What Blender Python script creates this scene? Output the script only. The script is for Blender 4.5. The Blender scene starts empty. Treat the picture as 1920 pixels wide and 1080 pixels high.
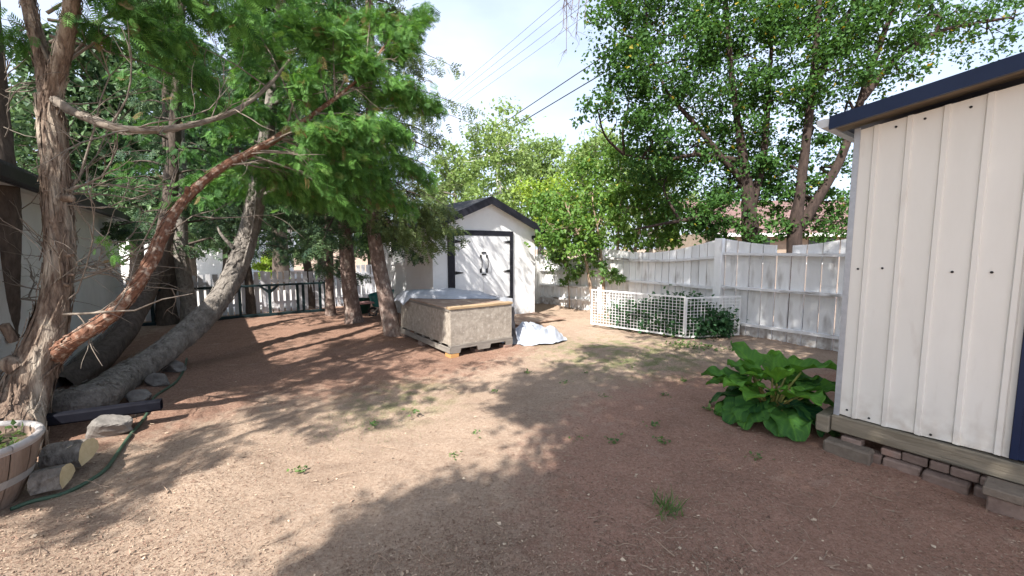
import bpy, bmesh, math, random
import numpy as np
from mathutils import Vector, Matrix
random.seed(7); RNG = np.random.default_rng(11)
sc = bpy.context.scene
col = sc.collection

# ------------------------------------------------------------------ camera
CAM_H = 1.5
FPX = 788.0                                   # focal length for a 1920 px wide picture
PITCH = math.atan(75 / FPX)
cd = bpy.data.cameras.new('camera'); cam = bpy.data.objects.new('camera', cd); col.objects.link(cam)
cd.sensor_width = 36; cd.lens = 36 * FPX / 1920; cd.clip_start = .05; cd.clip_end = 2000
cam.location = (0, 0, CAM_H); cam.rotation_euler = (math.pi / 2 - PITCH, 0, 0)
sc.camera = cam

# ------------------------------------------------------------------ sky, sun, exposure
SUN_EL = math.radians(47)
SH = Vector((-.47, -.883)).normalized()       # where the sun stands, seen from above
SUN = Vector((SH.x * math.cos(SUN_EL), SH.y * math.cos(SUN_EL), math.sin(SUN_EL)))
w = bpy.data.worlds.new('World'); sc.world = w; w.use_nodes = True
nt = w.node_tree; bg = nt.nodes['Background']
sky = nt.nodes.new('ShaderNodeTexSky'); sky.sky_type = 'NISHITA'; sky.sun_disc = False
sky.sun_elevation = SUN_EL; sky.sun_rotation = math.atan2(SH.x, SH.y)
sky.air_density = 1.0; sky.dust_density = 3.5; sky.ozone_density = 1.0; sky.altitude = 600
# thin high cloud over the whole sky
tc = nt.nodes.new('ShaderNodeTexCoord'); mp = nt.nodes.new('ShaderNodeMapping'); mp.inputs['Scale'].default_value = (1, 1, 2.2)
ns = nt.nodes.new('ShaderNodeTexNoise'); ns.inputs['Scale'].default_value = 1.7; ns.inputs['Detail'].default_value = 6
rp = nt.nodes.new('ShaderNodeMapRange'); rp.inputs[1].default_value = .35; rp.inputs[2].default_value = .75
rp.inputs[3].default_value = .25; rp.inputs[4].default_value = .85
mx = nt.nodes.new('ShaderNodeMix'); mx.data_type = 'RGBA'
mx.inputs['B'].default_value = (4.9, 5.45, 6.7, 1)
nt.links.new(tc.outputs['Generated'], mp.inputs[0]); nt.links.new(mp.outputs[0], ns.inputs['Vector'])
nt.links.new(ns.outputs['Fac'], rp.inputs[0]); nt.links.new(rp.outputs[0], mx.inputs['Factor'])
nt.links.new(sky.outputs[0], mx.inputs['A']); nt.links.new(mx.outputs['Result'], bg.inputs[0])
bg.inputs[1].default_value = .12
ld = bpy.data.lights.new('sun', 'SUN'); ld.energy = 5.0; ld.angle = math.radians(.55); ld.color = (1, .955, .89)
sun = bpy.data.objects.new('sun', ld); col.objects.link(sun); sun.location = (-8, -8, 14)
sun.rotation_euler = (-SUN).to_track_quat('-Z', 'Y').to_euler()
vs = sc.view_settings; vs.view_transform = 'Standard'; vs.look = 'None'; vs.exposure = 1.15; vs.gamma = 1; vs.use_curve_mapping = False
sc.cycles.max_bounces = 8; sc.cycles.diffuse_bounces = 4; sc.cycles.transmission_bounces = 6; sc.cycles.transparent_max_bounces = 8

# ------------------------------------------------------------------ measuring helpers
_c, _s = math.cos(PITCH), math.sin(PITCH)
def ray(u, v):
    return np.array([u - 960, FPX * _c + (540 - v) * _s, -FPX * _s + (540 - v) * _c])
def gp(u, v, z=0):
    """point at height z seen at photo position u, v"""
    d = ray(u, v); return np.array([0, 0, CAM_H]) + d * ((z - CAM_H) / d[2])
def at(u, v, y):
    d = ray(u, v); return np.array([0, 0, CAM_H]) + d * (y / d[1])
LOT = math.radians(36)                        # the yard's buildings and fences share one orientation
D2 = np.array([math.cos(LOT), math.sin(LOT)]); D1 = np.array([-math.sin(LOT), math.cos(LOT)])
def L(a, b, z=0):
    return np.array([a * D2[0] + b * D1[0], a * D2[1] + b * D1[1], z])
def lot(P): return np.array([P[0] * D2[0] + P[1] * D2[1], P[0] * D1[0] + P[1] * D1[1], P[2]])

# ------------------------------------------------------------------ object helpers
ORG = {}
def tag(o, label=None, cat=None, group=None, kind=None):
    if label: o['label'] = label
    if cat: o['category'] = cat
    if group: o['group'] = group
    if kind: o['kind'] = kind
    return o
def thing(name, label, cat, loc=(0, 0, 0), group=None):
    o = bpy.data.objects.new(name, None); o.empty_display_size = .2; col.objects.link(o)
    o.location = loc; ORG[o] = (np.array(loc, float), 0.0)
    return tag(o, label, cat, group)
def lthing(name, label, cat, a, b, group=None):
    """thing aligned with the yard; its parts are given in yard coordinates"""
    o = bpy.data.objects.new(name, None); o.empty_display_size = .2; col.objects.link(o)
    o.location = L(a, b); o.rotation_euler.z = LOT; ORG[o] = (np.array([a, b, 0.]), LOT)
    return tag(o, label, cat, group)
class Acc:
    def __init__(s): s.v = []; s.q = []; s.t = []; s.tint = []; s.n = 0
    def add(s, v, f, tint=.5):
        v = np.asarray(v, float); f = np.asarray(f, int)
        if len(v) == 0: return s
        s.v.append(v)
        (s.q if f.shape[1] == 4 else s.t).append(f + s.n)
        s.tint.append(np.broadcast_to(np.asarray(tint, float), (len(v),)))
        s.n += len(v); return s
    def mesh(s, name, mat, smooth=False, off=None):
        v = np.concatenate(s.v) if s.v else np.zeros((0, 3))
        if off is not None: v = v - off
        q = np.concatenate(s.q) if s.q else np.zeros((0, 4), int)
        t = np.concatenate(s.t) if s.t else np.zeros((0, 3), int)
        me = bpy.data.meshes.new(name)
        me.vertices.add(len(v)); me.vertices.foreach_set('co', v.astype(np.float32).ravel())
        nl = q.size + t.size
        me.loops.add(nl); me.loops.foreach_set('vertex_index', np.concatenate([q.ravel(), t.ravel()]).astype(np.int32))
        st = np.concatenate([np.arange(len(q)) * 4, q.size + np.arange(len(t)) * 3])
        me.polygons.add(len(st)); me.polygons.foreach_set('loop_start', st.astype(np.int32))
        me.polygons.foreach_set('use_smooth', np.full(len(st), bool(smooth)))
        at_ = me.attributes.new('tint', 'FLOAT', 'POINT'); at_.data.foreach_set('value', np.concatenate(s.tint).astype(np.float32))
        me.materials.append(mat); me.update(calc_edges=True); me.validate()
        return me
    def part(s, name, mat, parent, smooth=False, label=None, kind=None):
        org, rot = ORG[parent]
        me = s.mesh(name, mat, smooth, org)
        o = bpy.data.objects.new(name, me); col.objects.link(o); o.parent = parent; ORG[o] = (org, rot)
        return tag(o, label, None, None, kind)
    def top(s, name, mat, label=None, cat=None, loc=(0, 0, 0), smooth=False, group=None, kind=None, rot=0.0, org=None):
        loc = np.array(loc, float); org = loc if org is None else np.array(org, float)
        me = s.mesh(name, mat, smooth, org)
        o = bpy.data.objects.new(name, me); col.objects.link(o); o.location = loc; o.rotation_euler.z = rot; ORG[o] = (org, rot)
        return tag(o, label, cat, group, kind)

def box(a0, a1, b0, b1, z0, z1, ch=0.0):
    """box, with chamfered edges when ch > 0"""
    if ch <= 0:
        v = [(a, b, z) for z in (z0, z1) for b in (b0, b1) for a in (a0, a1)]
        return np.array(v, float), np.array([(0, 2, 3, 1), (4, 5, 7, 6), (0, 1, 5, 4), (2, 6, 7, 3), (0, 4, 6, 2), (1, 3, 7, 5)])
    bm = bmesh.new(); bmesh.ops.create_cube(bm, size=1)
    for x in bm.verts:
        x.co = Vector(((a0 + a1) / 2 + x.co.x * (a1 - a0), (b0 + b1) / 2 + x.co.y * (b1 - b0), (z0 + z1) / 2 + x.co.z * (z1 - z0)))
    bmesh.ops.bevel(bm, geom=bm.edges[:], offset=ch, segments=1, affect='EDGES')
    bmesh.ops.triangulate(bm, faces=bm.faces[:])
    v = np.array([x.co[:] for x in bm.verts]); bm.verts.index_update()
    f = np.array([[x.index for x in p.verts] for p in bm.faces]); bm.free()
    return v, f
def prism(poly, axis, c0, c1):
    """polygon (list of 2D points) extruded along axis 0, 1 or 2"""
    n = len(poly); o = [i for i in range(3) if i != axis]
    v = np.zeros((2 * n + 2, 3))
    for k, c in enumerate((c0, c1)):
        for i, p in enumerate(poly):
            v[k * n + i, o[0]] = p[0]; v[k * n + i, o[1]] = p[1]; v[k * n + i, axis] = c
    ctr = np.mean(np.array(poly), 0)
    for k, c in enumerate((c0, c1)): v[2 * n + k, o[0]], v[2 * n + k, o[1]], v[2 * n + k, axis] = ctr[0], ctr[1], c
    f = []
    for i in range(n):
        j = (i + 1) % n
        f += [(i, j, n + j), (i, n + j, n + i), (2 * n, j, i), (2 * n + 1, n + i, n + j)]
    return v, np.array(f)
def catmull(P, n):
    P = np.asarray(P, float); m = len(P)
    Q = np.vstack([2 * P[0] - P[1], P, 2 * P[-1] - P[-2]]); t = np.linspace(0, m - 1 - 1e-9, n); i = t.astype(int); u = (t - i)[:, None]
    p0, p1, p2, p3 = Q[i], Q[i + 1], Q[i + 2], Q[i + 3]
    return .5 * (2 * p1 + (p2 - p0) * u + (2 * p0 - 5 * p1 + 4 * p2 - p3) * u ** 2 + (3 * p1 - p0 - 3 * p2 + p3) * u ** 3)
def tube(P, R, sides=6, rough=0.0, seed=0, cap=True):
    P = np.asarray(P, float); n = len(P); R = np.broadcast_to(np.asarray(R, float), (n,))
    T = np.gradient(P, axis=0); T /= np.linalg.norm(T, axis=1)[:, None] + 1e-9
    ref = np.array([0, 0, 1.]) if abs(T[:, 2]).mean() < .8 else np.array([1., 0, 0])
    A = np.cross(T, ref); A /= np.linalg.norm(A, axis=1)[:, None] + 1e-9; B = np.cross(T, A)
    th = np.linspace(0, 2 * np.pi, sides, endpoint=False)
    rr = R[:, None] * np.ones((n, sides))
    if rough > 0:
        g = np.random.default_rng(seed); s = np.concatenate([[0], np.cumsum(np.linalg.norm(np.diff(P, axis=0), axis=1))])
        d = np.zeros((n, sides))
        for k in (2, 3, 5, 7, 11, 13):
            d += np.sin(k * th[None] + g.uniform(0, 6) + g.uniform(-3, 3) * s[:, None] + 1.5 * np.sin(g.uniform(2, 9) * s[:, None] + g.uniform(0, 6))) * (1 / k ** .45)
        d += g.normal(0, .3, d.shape)
        rr = rr * (1 + rough * d)
    V = P[:, None] + rr[..., None] * (np.cos(th)[None, :, None] * A[:, None] + np.sin(th)[None, :, None] * B[:, None])
    V = V.reshape(-1, 3); i = np.arange(n - 1)[:, None] * sides; j = np.arange(sides)[None]; k = (j + 1) % sides
    F = np.stack([i + j, i + k, i + sides + k, i + sides + j], -1).reshape(-1, 4)
    if cap:
        V = np.vstack([V, P[-1:] + T[-1:] * R[-1] * .3]); c = len(V) - 1
        js = np.arange(sides); base = (n - 1) * sides
        F = np.vstack([F, np.stack([base + js, base + (js + 1) % sides, np.full(sides, c), np.full(sides, c)], -1)])
        Fq = F[:-sides]; Ft = F[-sides:, :3]
        return V, Fq, Ft
    return V, F, np.zeros((0, 3), int)
def add_tube(acc, P, R, sides=6, rough=0.0, seed=0, tint=.5):
    V, Q, T = tube(P, R, sides, rough, seed); n0 = acc.n
    acc.add(V, Q, tint)
    if len(T): acc.t.append(T + n0)
def grid(nx, ny, fn):
    """surface fn(u, v) for u, v in 0..1"""
    u, v = np.meshgrid(np.linspace(0, 1, nx), np.linspace(0, 1, ny)); V = fn(u.ravel(), v.ravel())
    i = np.arange(ny - 1)[:, None] * nx + np.arange(nx - 1)[None]
    return V, np.stack([i, i + 1, i + nx + 1, i + nx], -1).reshape(-1, 4)
_ph = np.random.default_rng(3).uniform(0, 6.28, (40, 3)); _k = np.random.default_rng(4).normal(0, 1, (40, 3))
def wob(P, freq, n=12, o=0):
    """smooth pseudo noise, about -1..1"""
    P = np.asarray(P, float); r = np.zeros(P.shape[0])
    for i in range(n):
        r += np.sin(P @ (_k[(i + o) % 40] * freq) + _ph[(i + o) % 40, 0])
    return r / math.sqrt(n) / 1.1

# ------------------------------------------------------------------ materials
def rgba(c): return (c[0], c[1], c[2], 1)
def material(name, c1, c2, scale=6, rough=.8, bump=.25, bscale=None, stretch=(1, 1, 1), c3=None, stain=(3, .55, .7), rand=0.0, metallic=0.0, spec=.3, tint=None, coord='Object', bdist=.01, splash=None):
    m = bpy.data.materials.new(name); m.use_nodes = True; t = m.node_tree; N = t.nodes; K = t.links.new; b = N['Principled BSDF']
    tcn = N.new('ShaderNodeTexCoord'); mpn = N.new('ShaderNodeMapping'); mpn.inputs['Scale'].default_value = stretch
    K(tcn.outputs[coord], mpn.inputs[0])
    n1 = N.new('ShaderNodeTexNoise'); n1.inputs['Scale'].default_value = scale; n1.inputs['Detail'].default_value = 8; n1.inputs['Roughness'].default_value = .65
    K(mpn.outputs[0], n1.inputs['Vector'])
    r1 = N.new('ShaderNodeMapRange'); r1.inputs[1].default_value = .32; r1.inputs[2].default_value = .68; K(n1.outputs['Fac'], r1.inputs[0])
    mixn = N.new('ShaderNodeMix'); mixn.data_type = 'RGBA'; mixn.inputs['A'].default_value = rgba(c1); mixn.inputs['B'].default_value = rgba(c2)
    K(r1.outputs[0], mixn.inputs['Factor']); out = mixn.outputs['Result']
    if c3 is not None:
        n2 = N.new('ShaderNodeTexNoise'); n2.inputs['Scale'].default_value = stain[0]; n2.inputs['Detail'].default_value = 7; K(mpn.outputs[0], n2.inputs['Vector'])
        r2 = N.new('ShaderNodeMapRange'); r2.inputs[1].default_value = stain[1]; r2.inputs[2].default_value = stain[2]; K(n2.outputs['Fac'], r2.inputs[0])
        m2 = N.new('ShaderNodeMix'); m2.data_type = 'RGBA'; K(r2.outputs[0], m2.inputs['Factor']); K(out, m2.inputs['A']); m2.inputs['B'].default_value = rgba(c3); out = m2.outputs['Result']
    if tint is not None:
        an = N.new('ShaderNodeAttribute'); an.attribute_name = 'tint'
        m3 = N.new('ShaderNodeMix'); m3.data_type = 'RGBA'; K(an.outputs['Fac'], m3.inputs['Factor']); K(out, m3.inputs['A']); m3.inputs['B'].default_value = rgba(tint); out = m3.outputs['Result']
    if splash is not None:        # soil splashed up from the ground: height, colour, amount
        sx = N.new('ShaderNodeSeparateXYZ'); K(tcn.outputs[coord], sx.inputs[0]); r4 = N.new('ShaderNodeMapRange'); r4.inputs[1].default_value = splash[0]; r4.inputs[2].default_value = splash[1]; r4.inputs[3].default_value = splash[3]; r4.inputs[4].default_value = 0; K(sx.outputs['Z'], r4.inputs[0])
        n4 = N.new('ShaderNodeTexNoise'); n4.inputs['Scale'].default_value = 14; n4.inputs['Detail'].default_value = 7; K(tcn.outputs[coord], n4.inputs['Vector']); r5 = N.new('ShaderNodeMapRange'); r5.inputs[1].default_value = .38; r5.inputs[2].default_value = .66; K(n4.outputs['Fac'], r5.inputs[0])
        mm = N.new('ShaderNodeMath'); mm.operation = 'MULTIPLY'; K(r4.outputs[0], mm.inputs[0]); K(r5.outputs[0], mm.inputs[1])
        m4 = N.new('ShaderNodeMix'); m4.data_type = 'RGBA'; K(mm.outputs[0], m4.inputs['Factor']); K(out, m4.inputs['A']); m4.inputs['B'].default_value = rgba(splash[2]); out = m4.outputs['Result']
    if rand > 0:
        oi = N.new('ShaderNodeObjectInfo'); r3 = N.new('ShaderNodeMapRange'); r3.inputs[3].default_value = 1 - rand; r3.inputs[4].default_value = 1 + rand; K(oi.outputs['Random'], r3.inputs[0])
        hs = N.new('ShaderNodeHueSaturation'); K(out, hs.inputs['Color']); K(r3.outputs[0], hs.inputs['Value']); out = hs.outputs['Color']
    K(out, b.inputs['Base Color']); b.inputs['Roughness'].default_value = rough; b.inputs['Metallic'].default_value = metallic; b.inputs['Specular IOR Level'].default_value = spec
    if bump > 0:
        n3 = N.new('ShaderNodeTexNoise'); n3.inputs['Scale'].default_value = bscale or scale * 4; n3.inputs['Detail'].default_value = 6; K(mpn.outputs[0], n3.inputs['Vector'])
        bn = N.new('ShaderNodeBump'); bn.inputs['Strength'].default_value = bump; bn.inputs['Distance'].default_value = bdist; K(n3.outputs['Fac'], bn.inputs['Height']); K(bn.outputs[0], b.inputs['Normal'])
    return m
def leaf_material(name, dark, light, trans=.35, rough=.5, third=None):
    m = bpy.data.materials.new(name); m.use_nodes = True; t = m.node_tree; N = t.nodes; K = t.links.new; b = N['Principled BSDF']
    an = N.new('ShaderNodeAttribute'); an.attribute_name = 'tint'
    cr = N.new('ShaderNodeValToRGB'); cr.color_ramp.elements[0].color = rgba(dark); cr.color_ramp.elements[1].color = rgba(light)
    if third is not None:
        e = cr.color_ramp.elements.new(.93); e.color = rgba(light); cr.color_ramp.elements[-1].color = rgba(third); cr.color_ramp.elements[-1].position = 1
    K(an.outputs['Fac'], cr.inputs[0]); K(cr.outputs[0], b.inputs['Base Color'])
    b.inputs['Roughness'].default_value = rough; b.inputs['Specular IOR Level'].default_value = .3
    tr = N.new('ShaderNodeBsdfTranslucent'); hs = N.new('ShaderNodeHueSaturation'); hs.inputs['Hue'].default_value = .48; hs.inputs['Saturation'].default_value = 1.1; hs.inputs['Value'].default_value = 1.35
    K(cr.outputs[0], hs.inputs['Color']); K(hs.outputs[0], tr.inputs[0])
    ms = N.new('ShaderNodeMixShader'); ms.inputs[0].default_value = trans; K(b.outputs[0], ms.inputs[1]); K(tr.outputs[0], ms.inputs[2]); K(ms.outputs[0], N['Material Output'].inputs[0])
    return m
MAT = {}
MAT['stucco_grey'] = material('stucco_grey', (.56, .57, .56), (.63, .64, .62), 3, .95, .5, 90)
MAT['white_stucco'] = material('white_stucco', (.80, .80, .80), (.86, .86, .85), 2.5, .9, .35, 70, c3=(.66, .65, .63), stain=(2.6, .6, .85), splash=(0, .35, (.42, .35, .28), .7))
MAT['white_paint'] = material('white_paint', (.80, .80, .80), (.86, .86, .86), 5, .6, .15, 40)
MAT['black_trim'] = material('black_trim', (.012, .012, .019), (.02, .02, .028), 12, .55, .2, 60, c3=(.12, .11, .12), stain=(6, .66, .8))
MAT['iron'] = material('iron', (.015, .015, .017), (.03, .03, .03), 20, .5, .1)
MAT['shingle_dark'] = material('shingle_dark', (.05, .05, .055), (.10, .10, .10), 30, .95, .6, 80)
MAT['fence_paint'] = material('fence_paint', (.76, .76, .76), (.85, .85, .84), 7, .8, .3, 40, stretch=(1, 1, .25), c3=(.34, .31, .29), stain=(7, .56, .78), rand=.10, splash=(0, .3, (.30, .23, .18), .8))
MAT['fence_rail'] = material('fence_rail', (.70, .70, .71), (.80, .80, .80), 9, .85, .4, 40, stretch=(1, .25, 1), c3=(.16, .14, .125), stain=(9, .54, .68), rand=.06)
MAT['fence_back'] = material('fence_back', (.66, .66, .69), (.76, .76, .79), 7, .85, .3, 40, stretch=(1, 1, .25), c3=(.28, .27, .28), stain=(6, .6, .8), rand=.1)
MAT['green_wood'] = material('green_wood', (.004, .014, .017), (.008, .024, .028), 9, .7, .3, 50)
MAT['lattice'] = material('lattice', (.76, .76, .76), (.84, .84, .83), 6, .5, .1)
MAT['steel_panel'] = material('steel_panel', (.715, .70, .645), (.775, .76, .705), 3.2, .5, .12, 110, stretch=(1, 1, .3), c3=(.52, .47, .41), stain=(7, .62, .88), spec=.4, bdist=.003, splash=(.25, .5, (.42, .35, .28), .5))
MAT['galvanised'] = material('galvanised', (.36, .38, .41), (.46, .48, .51), 25, .45, .15, metallic=.45)
MAT['navy'] = material('navy', (.005, .014, .048), (.008, .019, .06), 4, .42, .05)
MAT['gutter'] = material('gutter', (.50, .51, .52), (.62, .63, .64), 6, .45, .1, metallic=.3)
MAT['old_timber'] = material('old_timber', (.17, .145, .105), (.29, .25, .19), 7, .9, .6, 30, stretch=(3, .3, 3), c3=(.09, .085, .07), stain=(6, .55, .72))
MAT['brick_grey'] = material('brick_grey', (.17, .12, .098), (.27, .20, .165), 14, .95, .5, 60, rand=.22, c3=(.24, .14, .105), stain=(7, .55, .75))
MAT['paver'] = material('paver', (.15, .12, .095), (.23, .19, .15), 14, .95, .5, 70, rand=.1)
MAT['osb'] = material('osb', (.24, .205, .17), (.40, .355, .30), 14, .9, .5, 45, c3=(.46, .42, .365), stain=(20, .55, .75))
MAT['lid_wood'] = material('lid_wood', (.22, .14, .10), (.38, .27, .20), 9, .9, .5, 40, stretch=(1, .4, 1), c3=(.46, .36, .27), stain=(8, .55, .7))
MAT['lumber'] = material('lumber', (.31, .215, .125), (.43, .31, .19), 9, .8, .3, 40, stretch=(.3, 2, 2), c3=(.20, .13, .08), stain=(5, .6, .75))
MAT['pallet_wood'] = material('pallet_wood', (.17, .15, .13), (.27, .245, .215), 8, .9, .5, 40, stretch=(.4, .4, 2), rand=.12)
MAT['block_orange'] = material('block_orange', (.42, .22, .08), (.52, .30, .12), 10, .85, .3)
MAT['tarp'] = material('tarp', (.28, .30, .345), (.44, .46, .50), 5, .42, .35, 26, spec=.5)
MAT['teal_plastic'] = material('teal_plastic', (.02, .16, .15), (.035, .20, .19), 6, .45, .1, c3=(.10, .25, .24), stain=(8, .6, .75))
MAT['dark_green_plastic'] = material('dark_green_plastic', (.01, .045, .03), (.016, .06, .04), 6, .5, .1)
MAT['pink_board'] = material('pink_board', (.42, .22, .20), (.50, .28, .25), 8, .85, .3)
MAT['rubber'] = material('rubber', (.02, .02, .02), (.04, .04, .04), 12, .8, .2)
MAT['tube_pale'] = material('tube_pale', (.40, .37, .31), (.50, .46, .40), 8, .5, .1)
MAT['bark_cedar'] = material('bark_cedar', (.06, .036, .027), (.27, .20, .15), 26, .95, .9, 55, stretch=(1, 1, .22), c3=(.42, .36, .29), stain=(9, .50, .70), bdist=.02)
MAT['bark_red'] = material('bark_red', (.10, .045, .03), (.24, .12, .075), 40, .9, .8, 60, stretch=(.6, .6, .6), c3=(.36, .28, .22), stain=(34, .52, .66), bdist=.015)
MAT['bark_grey'] = material('bark_grey', (.12, .105, .09), (.28, .25, .22), 20, .95, .9, 55, stretch=(.8, .8, .5), c3=(.12, .105, .092), stain=(30, .54, .68), bdist=.02)
MAT['bark_spruce'] = material('bark_spruce', (.11, .072, .06), (.25, .185, .155), 24, .95, .9, 45, stretch=(1, 1, .6), c3=(.36, .30, .26), stain=(13, .52, .66), bdist=.02)
MAT['bark_dark'] = material('bark_dark', (.055, .042, .034), (.12, .095, .078), 22, .95, .8, 45, stretch=(1, 1, .4))
MAT['bark_maple'] = material('bark_maple', (.022, .015, .013), (.062, .043, .035), 18, .95, .8, 45, stretch=(1, 1, .4))
MAT['bark_birch'] = material('bark_birch', (.55, .53, .50), (.68, .66, .63), 10, .8, .3, c3=(.06, .05, .05), stain=(7, .62, .7))
MAT['twig_grey'] = material('twig_grey', (.13, .105, .085), (.27, .23, .19), 14, .95, .4)
MAT['log_end'] = material('log_end', (.50, .39, .22), (.64, .53, .33), 16, .9, .4)
MAT['stone'] = material('stone', (.12, .11, .10), (.25, .23, .21), 7, .95, .6, 30)
MAT['barrel_wood'] = material('barrel_wood', (.20, .14, .105), (.33, .25, .20), 7, .85, .5, 40, stretch=(2, 2, .3), rand=.08)
MAT['barrel_band'] = material('barrel_band', (.35, .33, .32), (.47, .45, .43), 12, .6, .3, metallic=.3)
MAT['barrel_rim'] = material('barrel_rim', (.34, .31, .30), (.46, .43, .41), 12, .8, .3)
MAT['soil'] = material('soil', (.10, .075, .05), (.19, .15, .10), 22, .98, .8, 50)
MAT['hose'] = material('hose', (.035, .07, .045), (.06, .10, .065), 10, .45, .1)
MAT['black_pipe'] = material('black_pipe', (.006, .006, .010), (.011, .012, .018), 9, .75, .1, spec=.1)
MAT['cable'] = material('cable', (.03, .03, .035), (.05, .05, .05), 5, .7, 0)
MAT['roof_red'] = material('roof_red', (.13, .078, .07), (.20, .125, .11), 4, .9, .5, 40, c3=(.22, .15, .14), stain=(3, .5, .7))
MAT['house_peach'] = material('house_peach', (.26, .205, .16), (.31, .25, .2), 4, .9, .2)
MAT['glass_dark'] = material('glass_dark', (.02, .03, .03), (.035, .045, .04), 4, .08, 0, spec=.6)
MAT['gravel'] = material('gravel', (.42, .40, .37), (.58, .55, .51), 30, .95, .6, 90)
MAT['litter'] = material('litter', (.10, .055, .04), (.26, .16, .115), 3, .95, 0, tint=(.62, .50, .37))
MAT['petiole'] = material('petiole', (.16, .19, .045), (.22, .24, .06), 12, .5, .1, tint=(.26, .09, .05))
MAT['cedar_leaf'] = leaf_material('cedar_leaf', (.02, .08, .02), (.145, .32, .065), .30, .6, third=(.20, .15, .06))
MAT['spruce_leaf'] = leaf_material('spruce_leaf', (.02, .055, .03), (.12, .20, .075), .22)
MAT['spruce_tip'] = leaf_material('spruce_tip', (.05, .095, .03), (.16, .21, .075), .28)
MAT['maple_leaf'] = leaf_material('maple_leaf', (.02, .066, .018), (.08, .18, .036), .38, .68, third=(.32, .26, .03))
MAT['shrub_leaf'] = leaf_material('shrub_leaf', (.045, .12, .025), (.155, .275, .05), .36, third=(.36, .36, .07))
MAT['vine_leaf'] = leaf_material('vine_leaf', (.05, .125, .035), (.17, .28, .07), .33)
MAT['poplar_leaf'] = leaf_material('poplar_leaf', (.115, .20, .055), (.27, .36, .12), .40)
MAT['birch_leaf'] = leaf_material('birch_leaf', (.05, .12, .03), (.14, .23, .06), .22)
MAT['far_leaf'] = leaf_material('far_leaf', (.03, .075, .025), (.12, .20, .06), .3)
MAT['bright_leaf'] = leaf_material('bright_leaf', (.16, .28, .04), (.33, .44, .07), .4)
MAT['pen_leaf'] = leaf_material('pen_leaf', (.02, .075, .03), (.07, .16, .06), .3)
MAT['weed'] = leaf_material('weed', (.06, .12, .035), (.15, .23, .07), .3)
MAT['dry_twig'] = material('dry_twig', (.24, .17, .12), (.36, .27, .2), 10, .95, .2)
def rhubarb_material(name, c1, c2, c3):
    m = leaf_material(name, c1, c2, .25, .72)
    t = m.node_tree; N = t.nodes; K = t.links.new
    tcn = N.new('ShaderNodeTexCoord'); vo = N.new('ShaderNodeTexNoise'); vo.inputs['Scale'].default_value = 34; vo.inputs['Detail'].default_value = 4
    K(tcn.outputs['Object'], vo.inputs['Vector']); bn = N.new('ShaderNodeBump'); bn.inputs['Strength'].default_value = .5; bn.inputs['Distance'].default_value = .012
    K(vo.outputs['Fac'], bn.inputs['Height']); K(bn.outputs[0], N['Principled BSDF'].inputs['Normal'])
    return m
MAT['rhubarb'] = rhubarb_material('rhubarb', (.012, .07, .026), (.12, .29, .035), None)

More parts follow.
